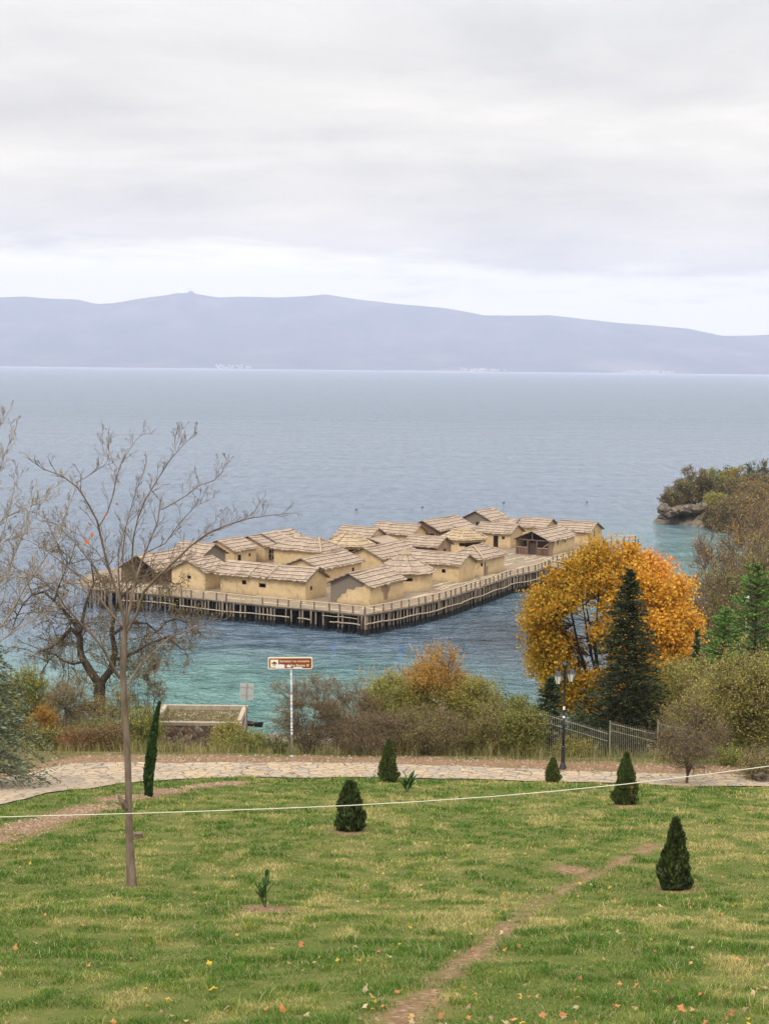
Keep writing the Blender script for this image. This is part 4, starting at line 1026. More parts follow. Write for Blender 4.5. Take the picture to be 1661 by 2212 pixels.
T, q = hut('far_high', 'farthest hut with tall brown gable and a window one can see sky through', (18.08, 246.3), 6.6, 7.0, 'B', 1.6, eh=2.5, F=[('w', 0.60, 2.0, 1.1, 0.55)], wallF=M_WATTLE, seed=20)
hut('door_right', 'hut with dark doorway between two small windows facing the open deck', (19.88, 230.3), 6.8, 5.4, 'A', 1.3, F=[('w', 0.22, 1.62, 0.5, 0.42), ('d', 0.585, 0.92, 0.82, 1.8), ('w', 0.80, 1.55, 0.5, 0.42)], seed=21)
hut('far_right_low', 'low roofed hut half hidden behind the doorway hut at the back', (21.2, 243.0), 3.6, 5.0, 'A', 1.0, eh=2.1, seed=22)
hut('far_right', 'blank hut with sunny plastered gable behind the porch fronted hut', (26.26, 239.4), 5.6, 5.8, 'A', 1.3, seed=23)
# open timber-fronted hut
T, q = hut('porch_front', 'hut with open dark timber porch front and two slit windows on its right side', (24.94, 221.2), 6.2, 10.6, 'B', 1.35, R=[('w', 0.33, 1.75, 0.36, 0.75), ('w', 0.62, 1.8, 0.36, 0.7)], no_walls=('F',), seed=24)
ax, ay, we, pit = q['ax'], q['ay'], q['we'], q['pit']
m = MB()
for x_ in (-ax + 0.08, -0.75, 0.75, ax - 0.08): m.box((x_, -ay, we / 2), (0.16, 0.16, we))
m.box((0, -ay - 0.005, we - 0.05), (2 * ax + 0.5, 0.15, 0.15)); m.box((0, -ay, we + ax * pit / 2), (0.14, 0.14, ax * pit))
for s_ in (-1, 1): m.tube([(s_ * (ax + 0.3), -ay - 0.05, we - 0.12), (0, -ay - 0.05, we + ax * pit + 0.02)], 0.08, 6)
m.build('timber_frame', M_RAILPOST, T)
m = MB()
for x0, x1 in ((-ax + 0.17, -0.84), (0.84, ax - 0.17)): m.box(((x0 + x1) / 2, -ay, 0.52), (x1 - x0, 0.1, 1.04))
m.build('plank_parapet', M_PLANK, T)
m = MB()
for x0, x1 in ((-ax + 0.17, -0.84), (0.84, ax - 0.17)): m.box(((x0 + x1) / 2, -ay - 0.02, 1.08), (x1 - x0, 0.17, 0.07))
m.tube([(ax - 0.9, -ay - 0.06, 1.2), (ax - 0.15, -ay - 0.06, 1.75)], 0.05, 6); m.build('parapet_rail', M_HIP, T)
m = MB(); m.box((0, -ay + 2.4, 0.95), (2 * ax - 0.4, 0.1, 1.9)); m.build('inner_wall', M_PLANK, T)
m = MB(); m.box((0, -ay + 0.35, 0.9), (1.3, 0.07, 1.8)); m.build('door', M_DARKWOOD, T)
flat_patch('bare_planks', T, [(0.02, 0.02), (1.1, 0.02), (1.35, 0.9), (1.75, 1.6), (1.9, we - 0.03), (0.02, we - 0.03)], ((ax, -ay + 0.18), (0, 1), (1, 0)), M_PLANK_PALE)
hut('last_right', 'last hut at the far right with one upright window in its plain gable', (32.78, 234.6), 6.6, 6.2, 'A', 1.3, R=[('w', 0.42, 1.75, 0.45, 0.75)], seed=25)
# ------------------------------------------------------------------ plant builders
def rot_to(d):
    d = np.asarray(d, float); d = d / (np.linalg.norm(d) + 1e-9)
    a = np.array((0, 0, 1.0)) if abs(d[2]) < 0.9 else np.array((1.0, 0, 0))
    x = np.cross(a, d); x /= np.linalg.norm(x); return x, np.cross(d, x), d

def resample(P, K=5):
    P = np.asarray(P, float); L = np.r_[0, np.cumsum(np.linalg.norm(np.diff(P, axis=0), axis=1))]
    s = np.linspace(0, L[-1], K); return np.stack([np.interp(s, L, P[:, k]) for k in range(3)], 1)

def grow(out, tips, p, d, L, r, depth, rng, n=(4, 5, 4), ratio=0.6, spread=0.75, upb=0.15, wander=0.16, rr=0.5, taper=0.35, start=0.25):
    """branch as a 5 point polyline, with children down to depth 0"""
    d = d / np.linalg.norm(d); K = 5; pts = [p]; dd = d.copy()
    for k in range(K - 1):
        dd = dd + rng.normal(0, wander, 3); dd[2] += upb * 0.25; dd /= np.linalg.norm(dd); pts.append(pts[-1] + dd * L / (K - 1))
    pts = np.array(pts); out.append((pts, np.linspace(r, r * taper, K)))
    if depth == 0:
        tips.append(pts); return
    nn = n[min(len(n) - 1, depth - 1)]
    for i in range(nn):
        s = start + (1 - start) * (i + rng.random()) / nn; s = min(s, 0.999)
        q = pts[int(s * (K - 1))] + (pts[min(K - 1, int(s * (K - 1)) + 1)] - pts[int(s * (K - 1))]) * (s * (K - 1) % 1)
        tan = pts[min(K - 1, int(s * (K - 1)) + 1)] - pts[int(s * (K - 1))]
        x, y, z = rot_to(tan); a = rng.uniform(0, 2 * math.pi); sp = spread * rng.uniform(0.6, 1.3)
        nd = z * math.cos(sp) + (x * math.cos(a) + y * math.sin(a)) * math.sin(sp); nd[2] += upb
        grow(out, tips, q, nd, L * ratio * rng.uniform(0.65, 1.25) * (1.15 - 0.5 * s), max(r * (1 - s * (1 - taper)) * rr, 0.003), depth - 1, rng, n, ratio, spread, upb, wander, rr, taper, start)

def branch_mesh(name, out, m_, parent, sides=4, big=0.03, minr=0.0):
    """thick branches with more sides than the twigs, one mesh"""
    Vs, Qs, o = [], [], 0
    for sel, sd in ((lambda r: r >= big, 8), (lambda r: r < big, sides)):
        B = [b for b in out if sel(b[1][0])]
        if not B: continue
        byK = {}
        for b in B: byK.setdefault(len(b[0]), []).append(b)
        for K, bs in byK.items():
            V, Q = tubes(np.array([b[0] for b in bs]), np.maximum(np.array([b[1] for b in bs]), minr), sd)
            Vs.append(V); Qs.append(Q + o); o += len(V)
    return mk(name, np.vstack(Vs), [np.vstack(Qs)], m_, parent, smooth_=True)

def pick(pal, n, rng, var=0.25):
    pal = np.asarray(pal, float); return pal[rng.integers(0, len(pal), n)] * rng.uniform(1 - var, 1 + var, (n, 1))

def crown_plant(name, label, cat, base, top, rx, ry=None, low=0.25, ncl=60, lpc=60, leaf=0.06, pal=((0.1, 0.12, 0.03),), bark=None, clr=0.28, stems=6, trunk_r=0.05, trunk_h=0.0, twigs=5, twl=0.35, inner=0.35, seed=0, group=None, aspect=0.5, colf=None, minr=0.004, shape=1.0, lean=(0, 0), lmat=None, gap=None, lumpk=1.0, crown='foliage', stemn='stems', power=0.45):
    rng = np.random.default_rng(1000 + seed); base = np.asarray(base, float); Ht = top - base[2]; ry = ry or rx
    T = thing(name, label, cat, base, 0, group)
    cz = Ht * (low + 1) / 2; rz_ = Ht * (1 - low) / 2
    C = []
    ph = rng.uniform(0, 6.28, 6)
    while len(C) < ncl:
        d = rng.normal(size=3); d /= np.linalg.norm(d); r = rng.uniform(inner, 1) ** power
        az = math.atan2(d[1], d[0]); lump = 1 + lumpk * (0.13 * math.sin(3 * az + ph[0] + 2 * d[2]) + 0.10 * math.sin(5 * az + ph[1] - 3 * d[2]) + 0.09 * math.sin(7 * d[2] + ph[2] + az))
        w = 1.0 if d[2] > 0 else shape
        p = np.array((d[0] * rx * r * w, d[1] * ry * r * w, cz + d[2] * rz_ * r)) * np.array((lump, lump, 1 + 0.6 * (lump - 1)))
        p[0] += lean[0] * p[2]; p[1] += lean[1] * p[2]
        if gap is not None and gap(p + base, rng): continue
        if p[2] < 0.05: continue
        C.append(p)
    C = np.array(C); out = []
    # main stems
    mains = []
    if trunk_h > 0:
        P = resample([(0, 0, -0.3), (rng.normal(0, 0.03) * trunk_h, 0, trunk_h * 0.5), (lean[0] * trunk_h, lean[1] * trunk_h, trunk_h)]); out.append((P, np.linspace(trunk_r * 1.25, trunk_r * 0.8, 5)))
        root = P[-1]
    else: root = np.array((0, 0, -0.1))
    for k in range(stems):
        a = 2 * math.pi * (k + rng.random() * 0.7) / stems; e = rng.uniform(0.35, 0.8)
        tgt = np.array((math.cos(a) * rx * e * 0.75, math.sin(a) * ry * e * 0.75, (root[2] + (Ht - root[2]) * rng.uniform(0.55, 0.88))))
        tgt[0] += lean[0] * tgt[2]; tgt[1] += lean[1] * tgt[2]
        st = root + (rng.normal(0, 0.06 * rx, 3) * (1, 1, 0) if trunk_h == 0 else 0)
        mid = st * 0.5 + tgt * 0.5 + np.array((*(rng.normal(0, 0.10 * rx, 2)), 0.06 * Ht))
        P = resample([st, st * 0.75 + mid * 0.25 + rng.normal(0, 0.03 * rx, 3), mid, tgt], 7); r0 = trunk_r * (0.62 if trunk_h > 0 else 1) * rng.uniform(0.7, 1.1)
        mains.append(P); out.append((P, np.linspace(r0, r0 * 0.3, 7)))
    MP = np.concatenate(mains); MR = np.concatenate([np.linspace(1, 0.3, 7)] * len(mains)) * trunk_r * 0.45
    LP = []
    for c in C:
        dist = np.linalg.norm(MP - c, axis=1) + np.maximum(0, MP[:, 2] - c[2]) * 0.8; j = int(np.argmin(dist)); s = MP[j]
        mid = (s + c) / 2 + rng.normal(0, 0.12, 3) * np.linalg.norm(c - s)
        out.append((resample([s, mid, c]), np.linspace(max(minr * 1.6, MR[j] * 0.6), minr * 1.1, 5)))
        for k in range(twigs):
            d = rng.normal(size=3) + (c - np.array((0, 0, cz))) / max(rx, 0.5) * 0.7; d[2] += 0.35; d /= np.linalg.norm(d)
            q = mid + (c - mid) * rng.uniform(0.2, 1); e = q + d * twl * rng.uniform(0.5, 1.4); md = (q + e) / 2 + rng.normal(0, 0.12, 3) * twl
            out.append((np.array([q, (q + md) / 2, md, (md + e) / 2, e]), np.linspace(minr, minr * 0.6, 5))); LP.append((q, e))
    branch_mesh(stemn, out, bark or M_BARK_BROWN, T, 3, minr=minr * 0.6)
    if lpc > 0:
        idx = np.repeat(np.arange(ncl), lpc); n = len(idx)
        P = C[idx] + np.clip(rng.normal(0, 1, (n, 3)), -1.7, 1.7) * clr * np.array((1, 1, 0.8))
        if twigs:
            E = np.array(LP).reshape(ncl, twigs, 2, 3); h = rng.random(n) < 0.55; tw = rng.integers(0, twigs, n); s = rng.random(n)[:, None]
            Q = E[idx, tw, 0] * (1 - s) + E[idx, tw, 1] * s + rng.normal(0, clr * 0.15, (n, 3)); P[h] = Q[h]
        P = P[P[:, 2] > 0.02]; n = len(P)
        tone = rng.uniform(0.78, 1.22, ncl)
        V, Q = leaves(P, leaf, aspect, 0.35, rng)
        col = pick(pal, n, rng) if colf is None else colf(P + base, rng)
        mk(crown, V, [Q], lmat or M_LEAF, T, col=np.repeat(col, 4, 0))
    return T

def place(u, y, vtop):
    p = at_y(u, CY, y); x = p[0]; b = gpt(x, y, -0.05); return b, at_y(u, vtop, y)[2]

# ------------------------------------------------------------------ bare tree in the foreground
Z3 = lambda x, y: (x / 2.52887, 898.8 + y / 2.52887)
def px_branch(out, pts, Y, r0, r1, dy=0.0, bow=0.0):
    P = []; n = len(pts)
    for k, q in enumerate(pts):
        s = k / (n - 1); P.append(at_y(*Z3(*q), Y + dy * s + bow * math.sin(s * math.pi)))
    P = np.array(P); K = max(5, n); P = resample(P, K); out.append((P, np.linspace(r0, r1, K))); return P
def twiggy(out, tips, P, r, rng, n, L, depth=1, start=0.2, spread=0.8, upb=0.35, nn=(3, 4)):
    for k in range(n):
        s = start + (1 - start) * (k + rng.random()) / n; i = min(int(s * (len(P) - 1)), len(P) - 2); q = P[i] + (P[i + 1] - P[i]) * (s * (len(P) - 1) % 1)
        x, y, z = rot_to(P[i + 1] - P[i]); a = rng.uniform(0, 6.28); sp = spread * rng.uniform(0.6, 1.3)
        d = z * math.cos(sp) + (x * math.cos(a) + y * math.sin(a) * 0.7) * math.sin(sp); d[2] += upb
        grow(out, tips, q, d, L * rng.uniform(0.5, 1.25) * (1.1 - 0.45 * s), r, depth, rng, n=nn, ratio=0.55, spread=0.75, upb=0.2, wander=0.15, rr=0.7, taper=0.5)
rg = np.random.default_rng(41)
tb = hit(285, 1914); YT = tb[1]
T0 = thing('bare_tree', 'leafless young tree with slim grey trunk standing on the lawn behind the cable', 'tree', tb)
out, tips = [], []
trunk = [(717, 2580), (707, 2250), (700, 1880), (690, 1700), (676, 1500), (672, 1400), (685, 1170)]
TP = px_branch([], trunk, YT, 0.1, 0.1); TP[0] = tb + (0, 0, -0.15); TP = np.vstack([TP[:1], tb + (0, 0, 0.06), TP[1:]])
trunk_out = [(TP, np.array([0.13, 0.092, 0.070, 0.060, 0.056, 0.056, 0.053, 0.050]))]
LB = [
 ([(685, 1170), (665, 1030), (600, 850), (560, 700), (545, 600), (500, 500), (440, 420), (415, 365), (330, 320), (240, 290), (180, 260), (155, 230)], 0.040, 0.007, -0.9),
 ([(545, 600), (575, 560), (610, 470), (640, 330), (660, 260), (710, 180), (760, 110), (795, 75)], 0.019, 0.004, 0.5),
 ([(650, 290), (590, 220), (560, 170), (560, 130)], 0.009, 0.004, 0.2), ([(415, 365), (480, 330), (540, 290), (590, 262)], 0.010, 0.004, -0.3),
 ([(688, 1150), (720, 1000), (740, 900), (790, 750), (850, 620), (885, 510), (870, 430), (815, 385)], 0.040, 0.007, 0.8),
 ([(885, 510), (960, 470), (1040, 420), (1100, 370), (1180, 350), (1230, 290), (1248, 230)], 0.017, 0.004, 0.6),
 ([(740, 900), (720, 760), (735, 620), (780, 480), (860, 350), (930, 240), (960, 190), (1030, 140), (1078, 85)], 0.024, 0.004, -0.6), ([(960, 190), (955, 130), (970, 80)], 0.007, 0.003, 0.1),
 ([(700, 1170), (760, 1060), (790, 950), (850, 890), (960, 790), (1060, 690), (1180, 610), (1300, 580), (1400, 545), (1500, 540), (1610, 528)], 0.044, 0.005, -1.2),
 ([(900, 840), (1000, 745), (1100, 660), (1150, 632), (1250, 605), (1330, 560)], 0.020, 0.004, 0.7), ([(850, 890), (940, 830), (1020, 800), (1120, 840), (1200, 862)], 0.014, 0.004, 0.5),
 ([(690, 1160), (640, 1120), (560, 1010), (450, 880), (330, 790), (250, 730), (160, 680), (60, 650)], 0.032, 0.005, 0.9),
 ([(655, 1430), (620, 1370), (560, 1260), (500, 1190), (420, 1110), (350, 1030), (320, 970), (250, 900), (130, 850), (20, 800)], 0.036, 0.006, -1.0),
 ([(420, 1110), (300, 1100), (200, 1060), (100, 1000)], 0.013, 0.004, -0.4), ([(560, 1260), (590, 1150), (540, 1040), (470, 960), (360, 900)], 0.014, 0.004, 0.3),
 ([(700, 1470), (760, 1370), (850, 1280), (940, 1200), (1040, 1160), (1140, 1130), (1245, 1108)], 0.030, 0.005, 0.9),
 ([(720, 1440), (800, 1400), (900, 1380), (1020, 1410)], 0.014, 0.004, -0.5), ([(640, 1420), (590, 1360), (500, 1330), (380, 1320)], 0.013, 0.004, -0.5),
 ([(668, 1060), (640, 800), (660, 640), (720, 560), (790, 490)], 0.024, 0.004, 0.5), ([(690, 1130), (700, 900), (670, 780), (690, 600), (740, 420), (800, 270)], 0.024, 0.004, 0.9),
 ([(640, 1100), (560, 900), (480, 760), (360, 640), (280, 560), (180, 520)], 0.022, 0.004, -0.7), ([(600, 850), (520, 720), (430, 640), (330, 590), (240, 575)], 0.016, 0.004, 0.6),
 ([(790, 750), (900, 700), (1000, 560), (1080, 480), (1180, 440)], 0.016, 0.004, -0.5),
]
for pts, r0, r1, dy in LB:
    P = px_branch(out, pts, YT, r0 * 0.7, r1 * 0.7, dy)
    Lm = np.linalg.norm(np.diff(P, axis=0), axis=1).sum()
    twiggy(out, tips, P, max(0.0045, r1), rg, int(4 + Lm * 5.0), 0.40, 2, 0.15, nn=(2, 3))
branch_mesh('trunk', trunk_out, M_BARK_GREY, T0); branch_mesh('branches', out, M_BARK_GREY, T0, 4, 0.02, 0.0025)
m = MB(); k0 = at_y(*Z3(*(680, 2110)), YT - 0.06); m.tube([k0 + (0.02, 0.03, -0.10), k0 + (-0.03, -0.02, 0.02), k0 + (-0.09, -0.03, 0.13)], [0.06, 0.05, 0.018], 7); m.build('knob', M_BARK_GREY, T0)
tp = np.concatenate(tips); sel = tp[rg.random(len(tp)) < 0.015]
V, Q = leaves(sel + rg.normal(0, 0.02, sel.shape), 0.055, 0.45, rng=rg); mk('leaves', V, [Q], M_LEAF, T0, col=np.repeat(pick([(0.25, 0.18, 0.09), (0.33, 0.30, 0.10), (0.20, 0.13, 0.08)], len(sel), rg), 4, 0))
# a few large rust coloured leaves that still hang on
q = np.array([at_y(*Z3(*z), YT - 0.1) for z in ((495, 590), (475, 685), (505, 650), (575, 545), (640, 480), (1165, 470))])
for q1 in q:
    V, Q = leaves(q1[None], 0.12, 0.6, rng=rg); mk('rust_leaf', V, [Q], M_LEAF, T0, col=np.repeat(pick([(0.45, 0.13, 0.06)], 1, rg), 4, 0))
for ch in T0.children: ch.matrix_parent_inverse = Matrix.Translation(-Vector(tb))

# second bare tree, trunk outside the left edge
T1 = thing('bare_tree', 'pale bare tree reaching in from the left edge above the cedar', 'tree', gpt(-9.0, 28.5))
out, tips = [], []; o1 = Vector(T1.location)
px_branch(out, [(-330, 2500), (-300, 1900), (-260, 1300), (-220, 900), (-200, 500)], 28.5, 0.085, 0.03)
for pts, r0, dy in [([(-265, 1380), (-150, 1300), (0, 1170), (60, 1080), (130, 950), (200, 850), (300, 700), (350, 560), (415, 400)], 0.024, -0.6), ([(-240, 1150), (-120, 950), (0, 720), (40, 560), (80, 400), (105, 310)], 0.018, 0.5),
                    ([(-230, 950), (-100, 700), (0, 570), (100, 520), (220, 470), (310, 440)], 0.016, -0.5), ([(-240, 1050), (-100, 830), (0, 690), (120, 640), (250, 620), (340, 640)], 0.016, 0.6), ([(-270, 1450), (-150, 1350), (0, 1230), (130, 1140), (250, 1080), (345, 1040)], 0.020, -0.3),
                    ([(-220, 800), (-100, 520), (0, 310), (30, 200), (60, 100), (92, 60)], 0.016, 0.3), ([(-200, 500), (-100, 230), (0, 70), (30, 20), (52, -30)], 0.012, 0.2), ([(-260, 1300), (-100, 1190), (20, 1010), (60, 800), (120, 700), (190, 420)], 0.016, 0.9),
                    ([(-250, 1200), (-100, 1000), (40, 900), (140, 860), (260, 870), (380, 930)], 0.014, -0.8), ([(-250, 1250), (-80, 1050), (90, 760), (170, 560), (300, 370)], 0.012, 0.4)]:
    P = px_branch(out, pts, 28.5, r0, 0.0045, dy); Lm = np.linalg.norm(np.diff(P, axis=0), axis=1).sum(); twiggy(out, tips, P, 0.0045, rg, int(3 + Lm * 5.0), 0.46, 2, 0.3, spread=0.6, nn=(4, 3))
b = branch_mesh('branches', out, M_BARK_PALE, T1, 4, 0.02, 0.0034); b.matrix_parent_inverse = Matrix.Translation(-o1)

# old gnarled tree behind the shrubs at left
rg = np.random.default_rng(47); YG = 70.0
b0 = at_y(*Z3(545, 1640), YG); gb = gpt(b0[0], YG, -0.1)
T2 = thing('gnarled_tree', 'old dark gnarled tree with drooping twigs above the shrubs at left', 'tree', gb); o2 = Vector(gb)
out, tips, lm = [], [], []
P = px_branch(lm, [(545, 1900), (545, 1640), (547, 1450)], YG, 0.36, 0.27); lm[0][0][0] = gb
limbs = [([(547, 1470), (480, 1370), (440, 1300), (440, 1180), (400, 1150), (330, 1230)], 0.22, 0.09, 0.8), ([(440, 1180), (380, 1090), (300, 1010), (240, 960)], 0.12, 0.04, 1.2), ([(330, 1230), (270, 1270), (210, 1290)], 0.08, 0.03, -0.5),
         ([(550, 1460), (600, 1400), (640, 1330), (610, 1200), (620, 1100), (660, 980)], 0.19, 0.06, -0.8), ([(610, 1200), (700, 1130), (790, 1120), (860, 1180)], 0.09, 0.03, 0.9), ([(640, 1330), (740, 1290), (840, 1230), (930, 1200), (990, 1270)], 0.10, 0.03, -0.6),
         ([(460, 1340), (380, 1360), (300, 1300), (260, 1340)], 0.07, 0.025, -0.9), ([(430, 1250), (460, 1050), (520, 900), (500, 800)], 0.10, 0.03, 0.5), ([(650, 1000), (760, 900), (850, 860), (960, 920)], 0.07, 0.025, 0.8), ([(300, 1010), (330, 900), (380, 820), (330, 740)], 0.05, 0.02, -0.6), ([(240, 960), (170, 980), (110, 1050), (70, 1160)], 0.05, 0.02, 0.7), ([(860, 1180), (930, 1100), (1010, 1110), (1060, 1190)], 0.05, 0.02, 0.3)]
for pts, r0, r1, dy in limbs:
    P = px_branch(lm, pts, YG, r0, r1, dy)
    for k in range(int(6 + 2.6 * len(pts))):
        i = rg.integers(1, len(P)); d = rg.normal(size=3); d[2] += 0.3; grow(out, tips, P[i] + rg.normal(0, 0.05, 3), d, rg.uniform(0.8, 1.7), 0.028, 2, rg, n=(4, 5), ratio=0.6, spread=0.8, upb=-0.16, wander=0.28, rr=0.55, taper=0.5)
branch_mesh('trunk', lm, M_BARK_DARK, T2); branch_mesh('branches', out, M_BARK_BROWN, T2, 3, 0.05, 0.0065)
tp = np.concatenate(tips); sel = tp[rg.random(len(tp)) < 0.42]; sel = sel + rg.normal(0, 0.06, sel.shape)
V, Q = leaves(sel, 0.10, 0.45, rng=rg); mk('leaves', V, [Q], M_LEAF, T2, col=np.repeat(pick([(0.22, 0.20, 0.06), (0.16, 0.17, 0.045), (0.27, 0.20, 0.08), (0.14, 0.12, 0.05)], len(sel), rg), 4, 0))
for ch in T2.children: ch.matrix_parent_inverse = Matrix.Translation(-o2)

# ------------------------------------------------------------------ maple in autumn colours
rg = np.random.default_rng(51); YM = 86.0
def maple_col(P, rng):
    n = len(P); px = P[:, 0] / P[:, 1] * F_PX + CX; h = P[:, 2]
    base = pick([(0.47, 0.25, 0.014), (0.40, 0.235, 0.016), (0.56, 0.32, 0.02), (0.33, 0.21, 0.018), (0.27, 0.22, 0.025), (0.48, 0.20, 0.014)], n, rng, 0.22)
    k = smooth(1270, 1430, px + rng.normal(0, 35, n))[:, None]
    org = pick([(0.66, 0.33, 0.025), (0.70, 0.40, 0.04), (0.62, 0.27, 0.03), (0.72, 0.46, 0.06)], n, rng, 0.2)
    c = base * (1 - k) + org * k
    zt = MAP_TOP - 1.2
    red = 0.75 * smooth(1385, 1450, px + rng.normal(0, 18, n)) * smooth(zt - 0.6, zt + 1.1, h + rng.normal(0, 0.4, n)); red = red[:, None]
    c = c * (1 - red) + pick([(0.62, 0.15, 0.07), (0.60, 0.22, 0.14)], n, rng) * red
    yel = (smooth(1290, 1180, px + rng.normal(0, 30, n)) * smooth(zt - 4.0, zt - 6.0, h + rng.normal(0, 0.7, n)))[:, None]
    return c * (1 - yel) + pick([(0.52, 0.33, 0.012), (0.42, 0.28, 0.012), (0.33, 0.22, 0.02)], n, rng) * yel
b, MAP_TOP = place(1322, YM, 1180)
def maple_gap(p, rng):
    u = p[0] / p[1] * F_PX + CX; v = 1106 + (CAM_H - p[2]) / p[1] * F_PX - 312
    g = math.exp(-((u - 1255) / 55) ** 2 - ((v - 1345) / 60) ** 2) + 0.8 * math.exp(-((u - 1300) / 70) ** 2 - ((v - 1440) / 50) ** 2) + 0.5 * math.exp(-((u - 1455) / 40) ** 2 - ((v - 1420) / 60) ** 2)
    return rng.random() < g * 0.95
crown_plant('maple_tree', 'large round maple in orange and yellow autumn leaf by the shore', 'tree', b, MAP_TOP, 5.25, 4.7, low=0.2, lumpk=0.3, ncl=620, lpc=190, leaf=0.165, bark=M_BARK_DARK, clr=0.42, stems=11, trunk_r=0.24, trunk_h=2.4, twigs=5, twl=0.7, inner=0.42, seed=3, colf=maple_col, gap=maple_gap, aspect=0.75, minr=0.012, crown='crown', stemn='trunk', shape=0.95)

# ------------------------------------------------------------------ conifers
def conifer(name, label, base, top, R, seed, pal, levels=26, per=9, spray=0.26, ns=9, droop=0.1, power=0.85, low=0.06, bark=None, group=None, up=0.25, asp=0.32, cat='tree', open_=0.0, bottom=1.0):
    rng = np.random.default_rng(2000 + seed); base = np.asarray(base, float); H = top - base[2]; T = thing(name, label, cat, base, rng.uniform(0, 6), group)
    out = [(resample([(0, 0, -0.2), (0.02 * H * rng.normal() * 0.5, 0, H * 0.5), (0, 0, H * 0.99)]), np.linspace(max(0.03, H * 0.016), 0.012, 5))]
    SP, SD = [], []
    for k in range(levels):
        f = low + (1 - low) * (k + 0.5) / levels; z = f * H; rr = R * (1 - f) ** power * (1 if f > 0.15 else bottom) + 0.05 * R * 0.4
        for j in range(per):
            a = 2 * math.pi * (j + rng.random()) / per; L = rr * rng.uniform(0.5, 1.32)
            if rng.random() < open_: continue
            d = np.array((math.cos(a), math.sin(a), 0)); z0 = z + rng.normal(0, H / levels * 0.4)
            P = np.array([(0, 0, z0), (*(d[:2] * L * 0.5), z0 + up * L * 0.35 - droop * L * 0.2), (*(d[:2] * L), z0 + up * L * 0.7 - droop * L)])
            out.append((resample(P), np.linspace(0.014, 0.005, 5) * max(1, H / 6)))
            n = max(4, int(ns * (0.35 + L / R))); s = rng.uniform(0.12, 1, n) ** 0.7
            q = np.where(s[:, None] < 0.5, P[0] + (P[1] - P[0]) * s[:, None] * 2, P[1] + (P[2] - P[1]) * (s[:, None] * 2 - 1))
            side = np.array((-d[1], d[0], 0)); w = rng.normal(0, 0.18, n)[:, None] * L * (1.1 - 0.7 * s[:, None])
            SP.append(q + side * w + rng.normal(0, 0.03, (n, 3))); SD.append(d * 0.8 + side * np.sign(w) * 0.6 + np.array((0, 0, up * 0.9)))
    SP, SD = np.vstack(SP), np.vstack([x if x.ndim == 2 else x[None] for x in SD]); V, Q = leaves(SP, spray, asp, 0.6, rng, SD)
    branch_mesh('trunk', out, bark or M_BARK_DARK, T, 4)
    mk('crown', V, [Q], M_NEEDLE, T, col=np.repeat(pick(pal, len(SP), rng, 0.35), 4, 0)); return T
b, tz = place(1363, 62.0, 1233)
conifer('fir_tree', 'tall dark green fir in front of the orange maple', b, tz, 2.05, 1, [(0.018, 0.032, 0.013), (0.028, 0.047, 0.017), (0.045, 0.066, 0.022)], 40, 14, 0.20, 30, 0.25, 0.68, low=0.08, up=0.3, open_=0.12)
b, tz = place(-52, 46.0, 1345)
conifer('cedar_tree', 'blue green cedar drooping over the path at the left edge', b, tz, 2.35, 2, [(0.11, 0.155, 0.105), (0.14, 0.19, 0.135), (0.165, 0.195, 0.10), (0.12, 0.14, 0.08)], 30, 11, 0.16, 30, 0.5, 0.5, up=0.12, bottom=1.1)
b, tz = place(1640, 78.0, 1222)
conifer('pine_tree', 'bright green pine at the right edge below the bare trees', b, tz, 3.3, 3, [(0.09, 0.20, 0.035), (0.06, 0.14, 0.03), (0.13, 0.23, 0.045)], 30, 11, 0.26, 26, 0.05, 0.6, up=0.55)
b, tz = place(1572, 76.0, 1318)
conifer('pine_tree', 'shorter bright green pine left of the one at the right edge', b, tz, 2.5, 4, [(0.10, 0.21, 0.035), (0.065, 0.145, 0.03), (0.14, 0.24, 0.045)], 26, 11, 0.24, 24, 0.05, 0.6, up=0.55)
b, tz = place(1513, 72.0, 1362)
conifer('spruce_tree', 'small narrow dark green spruce right of the orange maple', b, tz, 0.8, 5, [(0.025, 0.06, 0.02), (0.035, 0.075, 0.025)], 30, 9, 0.2, 12, 0.08, 0.7, up=0.4)
b, tz = place(1198, 61.0, 1462)
conifer('spruce_tree', 'bushy dark evergreen just left of the street lamp', b, tz, 0.85, 6, [(0.03, 0.055, 0.02), (0.02, 0.04, 0.016), (0.05, 0.07, 0.025)], 26, 9, 0.2, 14, 0.1, 0.5, up=0.4)

